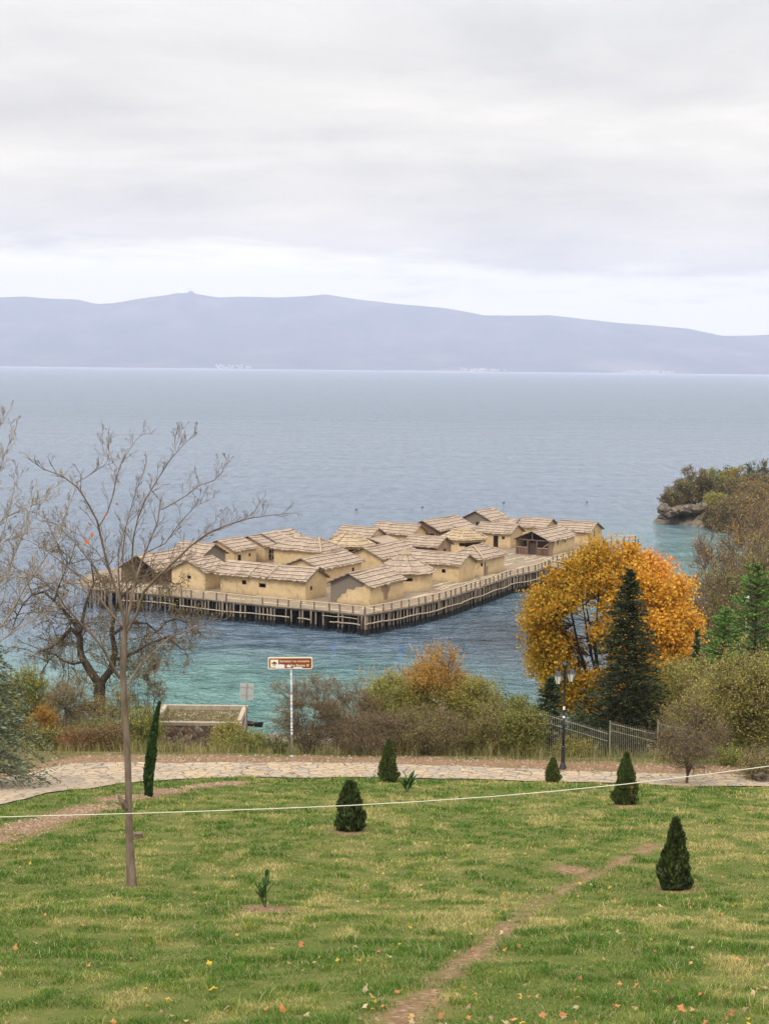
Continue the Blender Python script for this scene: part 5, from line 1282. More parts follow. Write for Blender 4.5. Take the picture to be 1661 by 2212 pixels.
# ------------------------------------------------------------------ young thujas on the lawn
def thuja(label, u, v, vtop, hw, seed, pal, n=5200, prof=0.75, tip=0.0, name='young_thuja', cat='shrub', group='young thujas planted on the lawn', leanx=0.0, cyl=False, sz=0.085):
    rng = np.random.default_rng(3000 + seed); b = hit(u, v); H = at_y(u, vtop, b[1])[2] - b[2]; R = 0.87 * hw * b[1] / F_PX
    T = thing(name, label, cat, b, 0, group)
    tt = rng.random(n) ** 1.15; a = rng.uniform(0, 6.283, n)
    if cyl: rad = R * (0.55 + 0.6 * np.sin(np.clip(tt * 1.1 + 0.12, 0, 1) * math.pi)) * (1 - smooth(0.8, 1.02, tt) * 0.8)
    else: rad = R * ((1 - tt) ** prof) * (0.82 + 0.36 * smooth(0, 0.16, tt)) + 0.012
    lump = 1 + 0.13 * np.sin(5 * a + 3 * tt * 6 + seed) + 0.13 * np.sin(3 * a - 9 * tt + seed * 2)
    rad = rad * lump * rng.uniform(0.35, 1.12, n) ** 0.5
    z = tt * H * 0.97
    P = np.stack([np.cos(a) * rad + leanx * tt * tt * H, np.sin(a) * rad, z + 0.02], 1)
    d = np.stack([np.cos(a) * 0.35, np.sin(a) * 0.35, np.ones(n)], 1); V, Q = leaves(P, sz * (1 + 0.1), 0.42, 0.0, rng, d)
    c = pick(pal, n, rng, 0.3); mk('foliage', V, [Q], M_NEEDLE, T, col=np.repeat(c, 4, 0))
    out = [(resample([(0, 0, -0.1), (leanx * 0.2 * H, 0, H * 0.45), (leanx * 0.8 * H, 0, H * 0.9)]), np.linspace(0.03, 0.008, 5))]
    for k in range(26):
        t0 = rng.uniform(0.02, 0.7); a0 = rng.uniform(0, 6.28); r0 = R * ((1 - t0) ** prof) * 0.8; out.append((resample([(leanx * t0 * t0 * H, 0, t0 * H), (math.cos(a0) * r0 * 0.6 + leanx * t0 * t0 * H, math.sin(a0) * r0 * 0.6, t0 * H + 0.1 * H), (math.cos(a0) * r0 + leanx * t0 * t0 * H, math.sin(a0) * r0, t0 * H + 0.17 * H)]), np.linspace(0.009, 0.004, 5)))
    branch_mesh('stem', out, M_BARK_BROWN, T, 4); return T, b, H, R
DG = [(0.022, 0.038, 0.013), (0.040, 0.064, 0.018), (0.070, 0.095, 0.025)]
YG_ = [(0.045, 0.075, 0.018), (0.075, 0.10, 0.022), (0.115, 0.125, 0.028)]
thuja('nearest dark thuja at the right, tallest of the lawn shrubs and thinning at its tip', 1455, 1921, 1768, 36, 1, DG, 8000, 0.72, sz=0.10)
thuja('blunt topped dark thuja standing just below the cable in the middle of the lawn', 756, 1794, 1688, 30, 2, DG, 5600, 0.42, sz=0.11)
T, b, H, R = thuja('pointed thuja crossed by the cable with a patch of orange dead leaf', 1350, 1738, 1624, 28, 3, DG[1:] + YG_[:2], 6500, 0.68)
rg = np.random.default_rng(5); n = 70; P = np.stack([rg.normal(0.12, 0.03, n), rg.normal(-R * 0.75, 0.03, n), rg.uniform(0.2, 0.62, n)], 1)
V, Q = leaves(P, 0.08, 0.5, rng=rg); mk('dead_leaves', V, [Q], M_LEAF, T, col=np.repeat(pick([(0.52, 0.22, 0.05), (0.45, 0.26, 0.09)], n, rg), 4, 0))
thuja('thuja at the near edge of the stone path in the middle, beside a leafy sprout', 839, 1689, 1596, 22, 4, YG_ + DG[1:], 5200, 0.66)
thuja('smallest yellowish thuja at the path edge beside the street lamp', 1193, 1689, 1637, 17, 5, YG_, 3600, 0.6)
thuja('slim leaning cypress column by the path next to the bare tree', 322, 1721, 1512, 10, 6, [(0.025, 0.06, 0.016), (0.04, 0.085, 0.022), (0.055, 0.10, 0.03)], 7500, name='slim_cypress', cat='shrub', group=None, leanx=0.115, cyl=True, sz=0.10)

# leafy sprouts, stump
def sprout(label, u, v, vtop, seed, nl=16, lf=0.2):
    rng = np.random.default_rng(seed); b = hit(u, v); H = at_y(u, vtop, b[1])[2] - b[2]; T = thing('leafy_sprout', label, 'plant', b)
    out, V, Q, o = [], [], [], 0
    for s in range(3):
        a = rng.uniform(0, 6.28); e = np.array((math.cos(a) * 0.10 * (s > 0) + rng.normal(0, .02), math.sin(a) * 0.1 * (s > 0), H * (0.8 if s == 0 else rng.uniform(0.4, 0.6)))); P = resample([(0, 0, -0.03), e * 0.5, e]); out.append((P, np.linspace(0.010, 0.005, 5)))
        for k in range(nl // 2):
            q = P[0] + (e - P[0]) * (0.25 + 0.75 * (k + rng.random()) / (nl // 2)); az = rng.uniform(0, 6.28); d = np.array((math.cos(az) * 0.55, math.sin(az) * 0.55, 0.85)); d /= np.linalg.norm(d); L = lf * H * rng.uniform(0.7, 1.3) * 1.3; w = np.cross(d, (0, 0, 1)); w /= np.linalg.norm(w); w *= L * 0.10
            bend = np.array((d[0] * 0.25, d[1] * 0.25, -0.12)) * L
            pts = [q, q + d * L * 0.35 + w, q + d * L * 0.35 - w, q + d * L * 0.7 + w * 0.8 + bend * 0.3, q + d * L * 0.7 - w * 0.8 + bend * 0.3, q + d * L + bend]
            V += pts; Q += [[o, o + 2, o + 1, o + 1], [o + 1, o + 2, o + 4, o + 3], [o + 3, o + 4, o + 5, o + 5]]; o += 6
    Q = np.array(Q); t3 = np.vstack([Q[0::3][:, :3], Q[2::3][:, :3]]); q4 = Q[1::3]
    branch_mesh('stem', out, M_BARK_BROWN, T, 4); mk('leaves', np.array(V), [q4, t3], M_LEAF, T, col=np.repeat(pick([(0.04, 0.10, 0.02), (0.06, 0.13, 0.03)], len(V) // 6, rng), 6, 0))
sprout('small sapling with long dark green leaves in the middle of the lawn', 574, 1960, 1876, 71, 18, 0.3)
sprout('low leafy sprout beside the thuja at the path edge', 880, 1712, 1672, 72, 20, 0.5)
sb = hit(300, 1812); T = thing('tree_stump', 'low brown tree stump in the grass right of the bare trunk', 'stump', sb)
m = MB(); m.lathe([(0.11, -0.05), (0.10, 0.03), (0.09, 0.12), (0.085, 0.13)], (0, 0, 0), 11); m.build('stump', M_BARK_BROWN, T); m = MB(); m.lathe([(0.08, 0.131), (0.075, 0.137)], (0, 0, 0), 11); m.build('cut_face', M_RAILPOST, T)
# ------------------------------------------------------------------ shrubs
BROWN = [(0.15, 0.11, 0.06), (0.20, 0.15, 0.08), (0.12, 0.115, 0.045), (0.10, 0.075, 0.05), (0.17, 0.155, 0.055)]
OLIVE = [(0.115, 0.125, 0.035), (0.16, 0.155, 0.045), (0.085, 0.095, 0.03), (0.20, 0.165, 0.06), (0.14, 0.105, 0.05)]
GREENY = [(0.08, 0.12, 0.03), (0.11, 0.15, 0.035), (0.06, 0.085, 0.025), (0.17, 0.18, 0.05)]
YELG = [(0.24, 0.215, 0.045), (0.19, 0.19, 0.05), (0.29, 0.23, 0.06), (0.13, 0.135, 0.04)]
RED = [(0.30, 0.075, 0.035), (0.15, 0.125, 0.045), (0.13, 0.115, 0.04), (0.19, 0.12, 0.055), (0.11, 0.12, 0.04), (0.36, 0.16, 0.06)]
GOLD = [(0.46, 0.24, 0.03), (0.38, 0.22, 0.04), (0.28, 0.18, 0.05)]
DARK = [(0.022, 0.045, 0.016), (0.035, 0.065, 0.022), (0.05, 0.085, 0.03)]
LAUREL = [(0.035, 0.085, 0.028), (0.055, 0.12, 0.035), (0.08, 0.15, 0.05)]
BROWN, OLIVE, GREENY, YELG, RED = [[tuple(min(0.6, k * f) for k in c) for c in P] for P, f in ((BROWN, 1.7), ([(a * 1.05, b * 1.08, c * 0.72) for a, b, c in OLIVE], 2.15), (GREENY, 1.6), (YELG, 1.5), (RED, 1.2))]
def shrub(label, u, vtop, hw, y, pal, dens=1.0, leaf=0.06, seed=0, name='shrub', low=0.05, group=None, ry=None, **k):
    b, tz = place(u, y, vtop); rx = hw * y / F_PX; ncl = max(24, int(60 * dens * rx * (tz - b[2])))
    kw = dict(low=low, ncl=min(ncl, 430), lpc=100, leaf=leaf * 1.1, pal=pal, clr=0.21, stems=8, trunk_r=0.035, twigs=6, twl=0.42, inner=0.25, seed=seed, group=group, aspect=0.5, minr=0.0065)
    kw.update(k)
    return crown_plant(name, label, kw.pop('cat', 'shrub'), b, tz, rx, ry or rx * 0.8, **kw)
def two_pal(low_p, high_p, zf):
    """leaf colour changes with height: zf = absolute height of the change"""
    def f(P, rng):
        n = len(P); k = (rng.random(n) < smooth(zf - 0.5, zf + 0.5, P[:, 2] + rng.normal(0, 0.2, n)))[:, None]
        return np.where(k, pick(high_p, n, rng), pick(low_p, n, rng))
    return f
G1 = 'shrubs in the thicket behind the stone path'
shrub('open twiggy brown shrub directly right of the sign pole', 668, 1466, 80, 57.5, BROWN, 1.0, 0.045, 1, lpc=58, bark=M_TWIG_RED, group=G1)
shrub('bare reddish shrub left of the reeds in the thicket', 762, 1478, 72, 59.0, BROWN, 1.1, 0.045, 2, lpc=62, bark=M_TWIG_RED, group=G1)
shrub('tall olive shrub with the reeds standing behind it', 858, 1456, 82, 60.0, OLIVE, 1.3, 0.06, 3, lpc=110, group=G1)
b_, z_ = place(950, 60.0, 1432)
shrub('highest shrub of the thicket with an orange crown', 950, 1420, 84, 60.0, OLIVE, 1.4, 0.06, 4, lpc=120, group=G1, colf=two_pal(OLIVE, [(0.56, 0.22, 0.04), (0.48, 0.27, 0.05), (0.40, 0.27, 0.06), (0.30, 0.25, 0.06)], z_ - 1.0))
shrub('olive brown shrub on the right shoulder of the orange topped one', 1030, 1470, 66, 59.5, OLIVE + YELG[:1], 1.3, 0.06, 5, lpc=105, group=G1)
shrub('low tangled grey brown shrub in front of the orange topped one', 930, 1530, 92, 57.2, BROWN + OLIVE[:2], 1.4, 0.045, 6, lpc=70, bark=M_TWIG_RED, group=G1)
shrub('low bare shrub between the sign pole and the middle thuja', 800, 1538, 86, 56.8, BROWN, 1.4, 0.04, 7, lpc=60, bark=M_TWIG_RED, group=G1)
shrub('yellow green bushy shrub at the right end of the thicket', 1140, 1520, 48, 57.0, YELG + GREENY, 1.6, 0.06, 8, lpc=110, group=G1)
shrub('brown shrub between the thicket and the yellow green bush', 1078, 1526, 54, 57.6, BROWN + OLIVE, 1.4, 0.05, 9, lpc=85, group=G1)
shrub('glossy green laurel at the water side left of the lamp', 1136, 1508, 42, 66.0, LAUREL, 1.6, 0.13, 10, lpc=46, aspect=0.35, name='laurel')
shrub('dark low evergreen bush left of the laurel by the water', 1080, 1512, 34, 67.0, DARK, 1.6, 0.09, 11, lpc=90)
shrub('vine covered bush spilling over the corner of the stone terrace', 494, 1566, 32, 62.0, YELG + OLIVE, 1.5, 0.06, 12, lpc=105)
shrub('low olive bush right of the terrace under the blank grey sign', 535, 1588, 50, 60.0, OLIVE + GREENY, 1.5, 0.06, 13, lpc=100)
shrub('low dark green bush at the foot of the sign pole', 598, 1600, 30, 57.4, GREENY + DARK[2:], 1.6, 0.05, 14, lpc=100)
G2 = 'shrubs left of the bare tree behind the path'
shrub('golden yellow bush behind the cedar at left', 88, 1532, 30, 63.0, GOLD, 1.8, 0.06, 15, lpc=110, group=G2)
shrub('olive bush right behind the cedar', 40, 1452, 72, 66.0, OLIVE + GREENY, 1.2, 0.07, 16, lpc=100, group=G2)
shrub('brown open bush under the gnarled tree', 148, 1478, 70, 65.0, BROWN, 1.2, 0.06, 17, lpc=80, group=G2)
shrub('green bramble bush at the foot of the gnarled trunk', 205, 1556, 62, 61.0, GREENY + BROWN[:2], 1.4, 0.06, 18, lpc=100, group=G2)
shrub('red leaved bramble along the path edge below the gnarled tree', 165, 1582, 46, 57.5, RED, 1.5, 0.06, 19, lpc=90, bark=M_TWIG_RED, group=G2)
shrub('dark red bramble just left of the bare trunk', 236, 1568, 34, 57.8, RED[1:] + BROWN[:1], 1.5, 0.055, 20, lpc=85, bark=M_TWIG_RED, group=G2)
shrub('grey green bush between the bare trunk and the slim cypress', 305, 1538, 44, 62.0, OLIVE + GREENY, 1.3, 0.06, 21, lpc=90, group=G2)
shrub('olive brown twiggy bush between the gnarled trunk and the bare trunk', 252, 1496, 42, 64.0, OLIVE[1:] + BROWN, 0.9, 0.06, 26, lpc=60, group=G2)
shrub('low dark bush beside the cedar foot at the path', 95, 1580, 44, 58.0, DARK + OLIVE, 1.5, 0.06, 22, lpc=100, group=G2)
shrub('weeping pale yellow bush behind the bare trunk by the water', 312, 1405, 48, 74.0, [(0.24, 0.21, 0.08), (0.19, 0.17, 0.06), (0.29, 0.22, 0.09)], 0.5, 0.07, 23, lpc=26, low=0.1, group=G2)
shrub('dry straw coloured bush behind the slim cypress', 372, 1612, 24, 58.5, [(0.30, 0.25, 0.11), (0.22, 0.2, 0.07), (0.16, 0.16, 0.05)], 1.4, 0.05, 24, lpc=90)
# right side, behind and around the fence
G3 = 'bushy trees behind the metal fence'
def tree_(label, u, vtop, hw, y, pal, seed, **k):
    kw = dict(name='bushy_tree', cat='tree', dens=0.62, leaf=0.075, seed=seed, low=0.18, trunk_r=0.11, trunk_h=0.9, group=G3, clr=0.24, lpc=110, stems=9, twl=0.5, crown='crown', stemn='trunk'); kw.update(k)
    return shrub(label, u, vtop, hw, y, pal, **kw)
tree_('yellow green bushy tree right of the fir behind the fence', 1455, 1440, 88, 63.0, OLIVE + YELG + GREENY[:1], 31)
tree_('broad olive brown bushy tree above the fence below the pines', 1560, 1446, 96, 61.0, OLIVE + BROWN[:2], 32)
tree_('thorny olive bushy tree at the right edge with ivy on its trunk', 1645, 1412, 104, 56.5, OLIVE + BROWN[:3], 33, trunk_r=0.14, trunk_h=1.3, low=0.16)
tree_('brown twiggy bushy tree in front of the short pine', 1530, 1492, 74, 58.5, OLIVE[1:] + BROWN, 34, lpc=85)
shrub('dark clipped evergreen behind the middle fence panel', 1345, 1588, 46, 60.5, DARK, 1.6, 0.07, 35, lpc=105)
shrub('dark evergreen behind the right fence panel', 1545, 1604, 50, 59.5, DARK, 1.6, 0.07, 36, lpc=105)
shrub('dark green bush under the maple left of the fir', 1265, 1548, 42, 66.0, DARK + GREENY[:1], 1.5, 0.08, 37, lpc=100)
shrub('low olive bush against the left fence panel', 1248, 1598, 44, 56.8, OLIVE, 1.5, 0.05, 38, lpc=85, bark=M_TWIG_RED)
shrub('ivy green bush at the foot of the thorny tree', 1588, 1622, 34, 54.2, GREENY + OLIVE, 1.6, 0.06, 39, lpc=100)
shrub('withered brown bush at the right edge of the lawn', 1650, 1628, 36, 51.5, BROWN + OLIVE[:2], 1.5, 0.05, 40, lpc=75, bark=M_TWIG_RED)
bt = hit(1483, 1694)
crown_plant('bare_shrub', 'bare dark stemmed small tree at the edge of the lawn before the fence', 'tree', bt, at_y(1483, 1548, bt[1])[2], 1.4, 1.2, low=0.2, ncl=130, lpc=22, leaf=0.045, pal=OLIVE + RED[:1], bark=M_BARK_BROWN, clr=0.2, stems=9, trunk_r=0.055, trunk_h=0.25, twigs=9, twl=0.42, inner=0.2, seed=44, minr=0.0065)
# bare brown trees along the right shore
G4 = 'half bare brown trees along the right shore'
BRL = [(0.34, 0.20, 0.075), (0.42, 0.27, 0.08), (0.26, 0.17, 0.08), (0.50, 0.31, 0.05), (0.28, 0.235, 0.07)]
def shore_tree(label, u, vtop, hw, y, seed, pal=BRL, **k):
    b, tz = place(u, y, vtop); rx = hw * y / F_PX
    kw = dict(low=0.22, ncl=150, lpc=28, leaf=0.17, pal=pal, bark=M_BARK_GREY, clr=0.42, stems=9, trunk_r=0.17, trunk_h=1.2, twigs=9, twl=1.0, inner=0.3, seed=seed, group=G4, aspect=0.55, minr=0.02, crown='crown', stemn='trunk'); kw.update(k)
    crown_plant('shore_tree', label, 'tree', b, tz, rx, rx * 0.8, **kw)
shore_tree('fine twigged brown tree leaning over the water beside the maple', 1548, 1150, 58, 128.0, 51)
shore_tree('tall brown tree with some golden leaves at the right edge', 1622, 1085, 70, 126.0, 52, ncl=190, lpc=24, pal=BRL + [(0.5, 0.3, 0.03)])
shore_tree('rust brown tree behind the tall one at the right edge', 1664, 1075, 54, 142.0, 53, lpc=34)
shore_tree('low olive tree under the brown trees by the shore', 1575, 1215, 58, 112.0, 54, pal=OLIVE + YELG, lpc=36, leaf=0.14)
shore_tree('grey brown bush tree above the shore rock', 1535, 1262, 36, 116.0, 55, lpc=14, low=0.1)
shore_tree('yellow olive tree at the right edge above the pine', 1650, 1165, 50, 108.0, 56, pal=YELG + OLIVE, lpc=40, leaf=0.14)
# ------------------------------------------------------------------ headland
def boulder(name, label, c, r, seed, m_=None, cat='rock', group=None, sub=3, rough=0.28):
    import bmesh
    bm = bmesh.new(); bmesh.ops.create_icosphere(bm, subdivisions=sub, radius=1.0)
    V = np.array([v.co[:] for v in bm.verts]); Fc = np.array([[v.index for v in f.verts] for f in bm.faces]); bm.free()
    n = fbm(V[:, 0] * 1.6 + seed, V[:, 1] * 1.6 + V[:, 2] * 2.1, seed, 4) + fbm(V[:, 2] * 2.0 + seed * 3, V[:, 0] * 1.2, seed + 5, 3) - 1.0
    st = np.round((V[:, 2] + 0.25 * n) * 4) / 4
    V = V * (1 + rough * 2.2 * n)[:, None]; V[:, 2] = V[:, 2] * 0.7 + st * 0.3
    o = mk(name, V * np.array(r), [Fc], m_ or M_ROCK); o.location = c; o.rotation_euler = (0, 0, seed * 1.3); return tag(o, label, cat, group)
G5 = 'rocks of the headland tip'
for k, (u, v, rx, rz_, lab) in enumerate([(1432, 1100, 1.2, 1.1, 'dark mossy knob of rock at the very tip of the headland'), (1436, 1116, 1.9, 0.5, 'flat pale ledge lying in the water below the mossy knob'), (1466, 1102, 2.3, 1.0, 'big cracked boulder over the dark sea cave'), (1490, 1100, 2.1, 1.0, 'pale boulder right of the sea cave'), (1506, 1104, 1.7, 1.1, 'low grey boulder at the waterline right of the cave'), (1524, 1094, 1.8, 0.9, 'small pale boulder among the headland bushes'), (1448, 1108, 1.6, 1.0, 'split rock slab under the cracked boulder')]):
    p = at_y(u, v, 288.0 + (k % 3)); boulder('boulder', lab, (p[0], p[1], max(p[2], 0.1)), (rx, rx * 0.8, rz_), k + 2, group=G5)
G6 = 'bushes covering the headland'
HDK = [(0.06, 0.08, 0.034), (0.095, 0.10, 0.042), (0.13, 0.11, 0.055), (0.05, 0.068, 0.028)]; HBR = [(0.27, 0.18, 0.085), (0.33, 0.23, 0.10), (0.21, 0.15, 0.075), (0.16, 0.145, 0.06)]
HB = [(1448, 1052, 16, 292, HDK + HBR, 'grey brown bush nearest the tip of the headland'), (1474, 1030, 22, 296, HDK + HBR, 'brown bush above the cracked boulder on the headland'), (1498, 1000, 26, 303, HBR + HDK[:2], 'tall reddish twiggy bush sticking up at the headland brow'), (1516, 1022, 22, 297, HDK + HBR[:2], 'dark brown bush behind the rocks of the headland'), (1540, 1012, 22, 306, YELG + GREENY, 'light yellow green bush at the headland brow'), (1536, 1040, 20, 299, HDK, 'dark green bush below the light yellow green one'), (1566, 1004, 20, 312, DARK, 'dark evergreen bush on the headland skyline'), (1580, 1008, 22, 307, YELG + GOLD[:1], 'golden olive bush in front of the skyline evergreen'), (1604, 996, 26, 322, HDK + DARK, 'dark green bush on the skyline near the right edge'), (1634, 990, 26, 326, HDK + OLIVE[:1], 'olive bush on the skyline left of the last one'), (1660, 984, 26, 326, HDK + HBR[:1], 'last skyline bush at the right edge'), (1543, 1062, 18, 290, YELG + OLIVE, 'small yellow bush low on the headland slope'), (1558, 1050, 24, 296, HDK + HBR, 'brown bush low on the headland slope'), (1600, 1030, 34, 300, HBR + HDK[:2], 'russet bush in the middle of the headland slope'), (1640, 1020, 34, 302, HBR + HDK[:1], 'straw brown bush on the headland slope at the right edge'), (1588, 1066, 32, 284, HBR + HDK[:2], 'rusty bush at the foot of the headland slope'),
 (1570, 1072, 26, 276, HBR + HDK[:1], 'tan bush by the water on the near side of the headland'), (1610, 1058, 34, 274, HBR + HDK[:2], 'broad tan bush in the hollow of the headland'), (1650, 1050, 36, 270, HBR + HDK[:1], 'tan olive bush in the hollow at the right edge'), (1545, 1088, 18, 282, HDK + HBR, 'low brown scrub touching the headland rocks'), (1632, 1036, 34, 290, HBR, 'pale russet bush halfway up the headland at the right'), (1578, 1036, 26, 294, HDK + HBR, 'grey russet bush halfway up the headland')]
for k, (u, vt, hw, y, pal, lab) in enumerate(HB):
    b, tz = place(u, float(y), vt + 6); tz = max(tz, b[2] + 1.8)
    crown_plant('headland_bush', lab, 'bush', b, tz, hw * y / F_PX * 1.4, low=0.0, ncl=100, lpc=60, leaf=0.34, pal=pal, clr=0.42, stems=7, trunk_r=0.10, twigs=5, twl=0.9, inner=0.3, seed=100 + k, group=G6, minr=0.02, bark=M_BARK_BROWN)
# rocks on the right shore behind the maple
for k, (u, v, y, rx, rz_, lab) in enumerate([(1548, 1352, 112, 1.5, 1.2, 'pale pinkish rock right of the maple under the brown trees'), (1512, 1372, 111, 1.2, 0.8, 'low pinkish rock touching the edge of the maple crown'), (1462, 1442, 104, 1.9, 0.5, 'flat pale slab of shore rock seen between fir and spruce'), (1500, 1420, 106, 1.1, 0.6, 'small pale shore rock above the slab')]):
    p = hit(u, v); boulder('shore_rock', lab, p, (rx, rx * 0.8, rz_), 20 + k, M_ROCK_PINK, group='pale rocks on the right shore')
p = gpt(*at_y(1644, 1680, 51.0)[:2], 0.12); boulder('stone', 'rough whitish stone under the withered bush at the right edge', p, (0.28, 0.2, 0.2), 31, M_ROCK, 'stone')

# ------------------------------------------------------------------ reeds
rg = np.random.default_rng(61); b, tz = place(925, 64.0, 1418); T = thing('reed_clump', 'clump of tall pale reeds with feathery plumes rising out of the thicket', 'reeds', b)
st, pl_, V_, C_ = [], [], [], []
for k in range(90):
    u = rg.choice([rg.normal(925, 26), rg.normal(850, 30), rg.normal(960, 30)], p=[0.62, 0.26, 0.12]); x0 = (u - 925) * 64 / F_PX; y0 = rg.normal(0, 0.5); Hh = (tz - b[2]) * rg.uniform(0.76, 1.03) * (0.86 if u < 885 else 1)
    l = rg.normal(0, 0.10, 2); P = resample([(x0, y0, 0), (x0 + l[0], y0 + l[1], Hh * 0.6), (x0 + l[0] * 2.4, y0 + l[1] * 2.4, Hh)]); st.append((P, np.linspace(0.014, 0.008, 5)))
    for s in range(5): V_.append(P[1] + (P[3] - P[1]) * rg.random())
    if rg.random() < 0.6:
        e = P[-1]; Hp = rg.uniform(0.28, 0.5); pl_.append((resample([e - (0, 0, 0.05), e + (0.03, 0, Hp * 0.5), e + (0.07 * rg.normal(), 0, Hp)]), np.array([0.012, 0.030, 0.034, 0.022, 0.006])))
branch_mesh('stems', st, two_tone('reed_stem', (0.30, 0.23, 0.09), (0.42, 0.34, 0.16), 3, bump=0), T, 4)
M_PLUME = two_tone('reed_plume', (0.30, 0.19, 0.12), (0.44, 0.31, 0.21), 9, bump=0.5)
for q1 in pl_: branch_mesh('plume', [q1], M_PLUME, T, 5)
V_ = np.array(V_); dd = np.tile((0.2, 0, 1.0), (len(V_), 1)) * np.c_[rg.choice([-1, 1], len(V_)), np.ones(len(V_)), np.ones(len(V_))]
V, Q = leaves(V_, 0.55, 0.09, 0, rg, dd); mk('blades', V, [Q], M_LEAF, T, col=np.repeat(pick([(0.34, 0.30, 0.10), (0.25, 0.26, 0.08), (0.40, 0.33, 0.16)], len(V_), rg), 4, 0))

# ------------------------------------------------------------------ street lamp
lb = hit(1215, 1661); HL = at_y(1217, 1427, lb[1])[2] - lb[2]; s_ = HL / 1970.0   # metres per zoomed pixel
T = thing('street_lamp', 'black cast iron street lamp with two hanging lanterns beside the path', 'street lamp', lb)
m = MB(); m.lathe([(0.15, -0.1), (0.145, 0.03), (0.095, 0.17), (0.085, 0.19), (0.09, 0.22), (0.075, 0.24), (0.072, 0.78), (0.085, 0.80), (0.08, 0.84), (0.05, 0.87)], (0, 0, 0), 12); m.build('base', M_BLACK, T, smooth_=False)
m = MB(); m.lathe([(0.049, 0.86), (0.047, 1.6), (0.055, 1.62), (0.055, 1.66), (0.045, 1.68), (0.040, HL - 0.34), (0.045, HL - 0.32), (0.10, HL - 0.2), (0.10, HL - 0.13), (0.05, HL - 0.09), (0.025, HL - 0.05), (0.008, HL)], (0, 0, 0), 10); m.build('pole', M_BLACK, T, smooth_=True)
for sx_, zt, dy in ((-1, HL - 0.40, -0.05), (1, HL - 0.335, 0.05)):
    xo = sx_ * 0.235
    m = MB(); aa = np.linspace(0, math.pi, 9); pts = [(sx_ * 0.05, dy * 0.2, HL - 0.20)] + [(xo - sx_ * 0.085 * (1 + math.cos(a)) + 0, dy * (0.4 + 0.6 * k / 8), HL - 0.185 + 0.095 * math.sin(a) - (HL - 0.20 - zt) * max(0, k - 5) / 3) for k, a in enumerate(aa)]
    m.tube(pts, 0.022, 8); arm = m.build('arm', M_BLACK, T)
    m = MB(); m.lathe([(0.19, zt - 0.13), (0.175, zt - 0.115), (0.12, zt - 0.03), (0.10, zt), (0.03, zt + 0.01)], (xo, dy, 0), 6); m.lathe([(0.05, zt - 0.48), (0.085, zt - 0.465), (0.09, zt - 0.445)], (xo, dy, 0), 6); m.lathe([(0.012, zt - 0.53), (0.03, zt - 0.50), (0.035, zt - 0.48)], (xo, dy, 0), 6)
    for k in range(6):
        a = k * math.pi / 3; m.tube([(xo + math.cos(a) * 0.087, dy + math.sin(a) * 0.087, zt - 0.45), (xo + math.cos(a) * 0.172, dy + math.sin(a) * 0.172, zt - 0.12)], 0.011, 4)
    ln = m.build('lantern', M_BLACK, T)
    m = MB(); m.lathe([(0.078, zt - 0.447), (0.162, zt - 0.125)], (xo, dy, 0), 6); m.build('glass', M_LAMPGLASS, ln)
m = MB(); m.box((-0.012, -0.053, 2.28), (0.075, 0.012, 0.13)); m.build('sticker', M_STICKER, T)
m = MB(); m.lathe([(0.048, -0.004), (0.048, 0.004)], (0, 0, 0), 14); o = m.build('sticker', M_STICKER, T); o.location = (-0.015, -0.056, 1.95); o.rotation_euler = (math.pi / 2, 0, 0)
# white lantern farther back on the right
p = at_y(1612, 1300, 98.0); g = gpt(p[0], 98.0); hh = at_y(1612, 1286, 98.0)[2] - g[2]; T = thing('park_lamp', 'small white park lamp among the brown trees at right', 'park lamp', g)
m = MB(); m.tube([(0, 0, -0.2), (0, 0, hh - 0.42)], 0.06, 8); m.build('pole', M_CONC, T)
m = MB(); m.lathe([(0.06, hh - 0.45), (0.17, hh - 0.12), (0.10, hh - 0.02), (0.02, hh)], (0, 0, 0), 8); m.build('lamp_head', M_LAMPGLASS, T)

# ------------------------------------------------------------------ direction sign
sg = hit(631, 1636); HS = at_y(628, 1419, sg[1])[2] - sg[2]; k_ = (97.0 * sg[1] / F_PX) / 795.0   # metres per zoomed pixel
T = thing('direction_sign', 'brown direction sign in two scripts on a stickered steel pole', 'sign', sg); T.rotation_euler = (0, math.radians(-0.8), 0)
m = MB(); m.tube([(0, 0, -0.2), (0, 0, HS - 0.46)], 0.038, 12); m.lathe([(0.09, 0.0), (0.08, 0.05), (0.045, 0.09)], (0, 0, 0), 10); m.build('pole', M_STEEL, T, smooth_=True)
def SX(x): return (x - 612) * k_
def SZ(y): return HS - (y - 288) * k_
def rrect(x0, x1, z0, z1, r, n=5):
    P = []
    for cx, cz, a0 in ((x1 - r, z1 - r, 0), (x0 + r, z1 - r, 90), (x0 + r, z0 + r, 180), (x1 - r, z0 + r, 270)):
        for k in range(n + 1): a = math.radians(a0 + 90 * k / n); P.append((cx + r * math.cos(a), cz + r * math.sin(a)))
    return P
def plate(name, P, y0, y1, m_, par):
    mb = MB(); n = len(P); V = [(x, y0, z) for x, z in P] + [(x, y1, z) for x, z in P]; i = np.arange(n); j = (i + 1) % n
    mb.add(V, [[list(range(n))], [list(range(n, 2 * n))[::-1]], np.stack([j, i, i + n, j + n], 1)]); return mb.build(name, m_, par)
YB = -0.05
pan = plate('panel', rrect(SX(200), SX(995), SZ(503), SZ(288), 0.05), YB - 0.012, YB + 0.012, M_SIGN_CREAM, T)
plate('brown_field', rrect(SX(216), SX(978), SZ(488), SZ(308), 0.04), YB - 0.016, YB - 0.012, M_SIGN_BROWN, pan)
plate('pictogram', rrect(SX(243), SX(385), SZ(475), SZ(332), 0.005), YB - 0.020, YB - 0.0162, M_SIGN_CREAM, pan)
ic = MB()
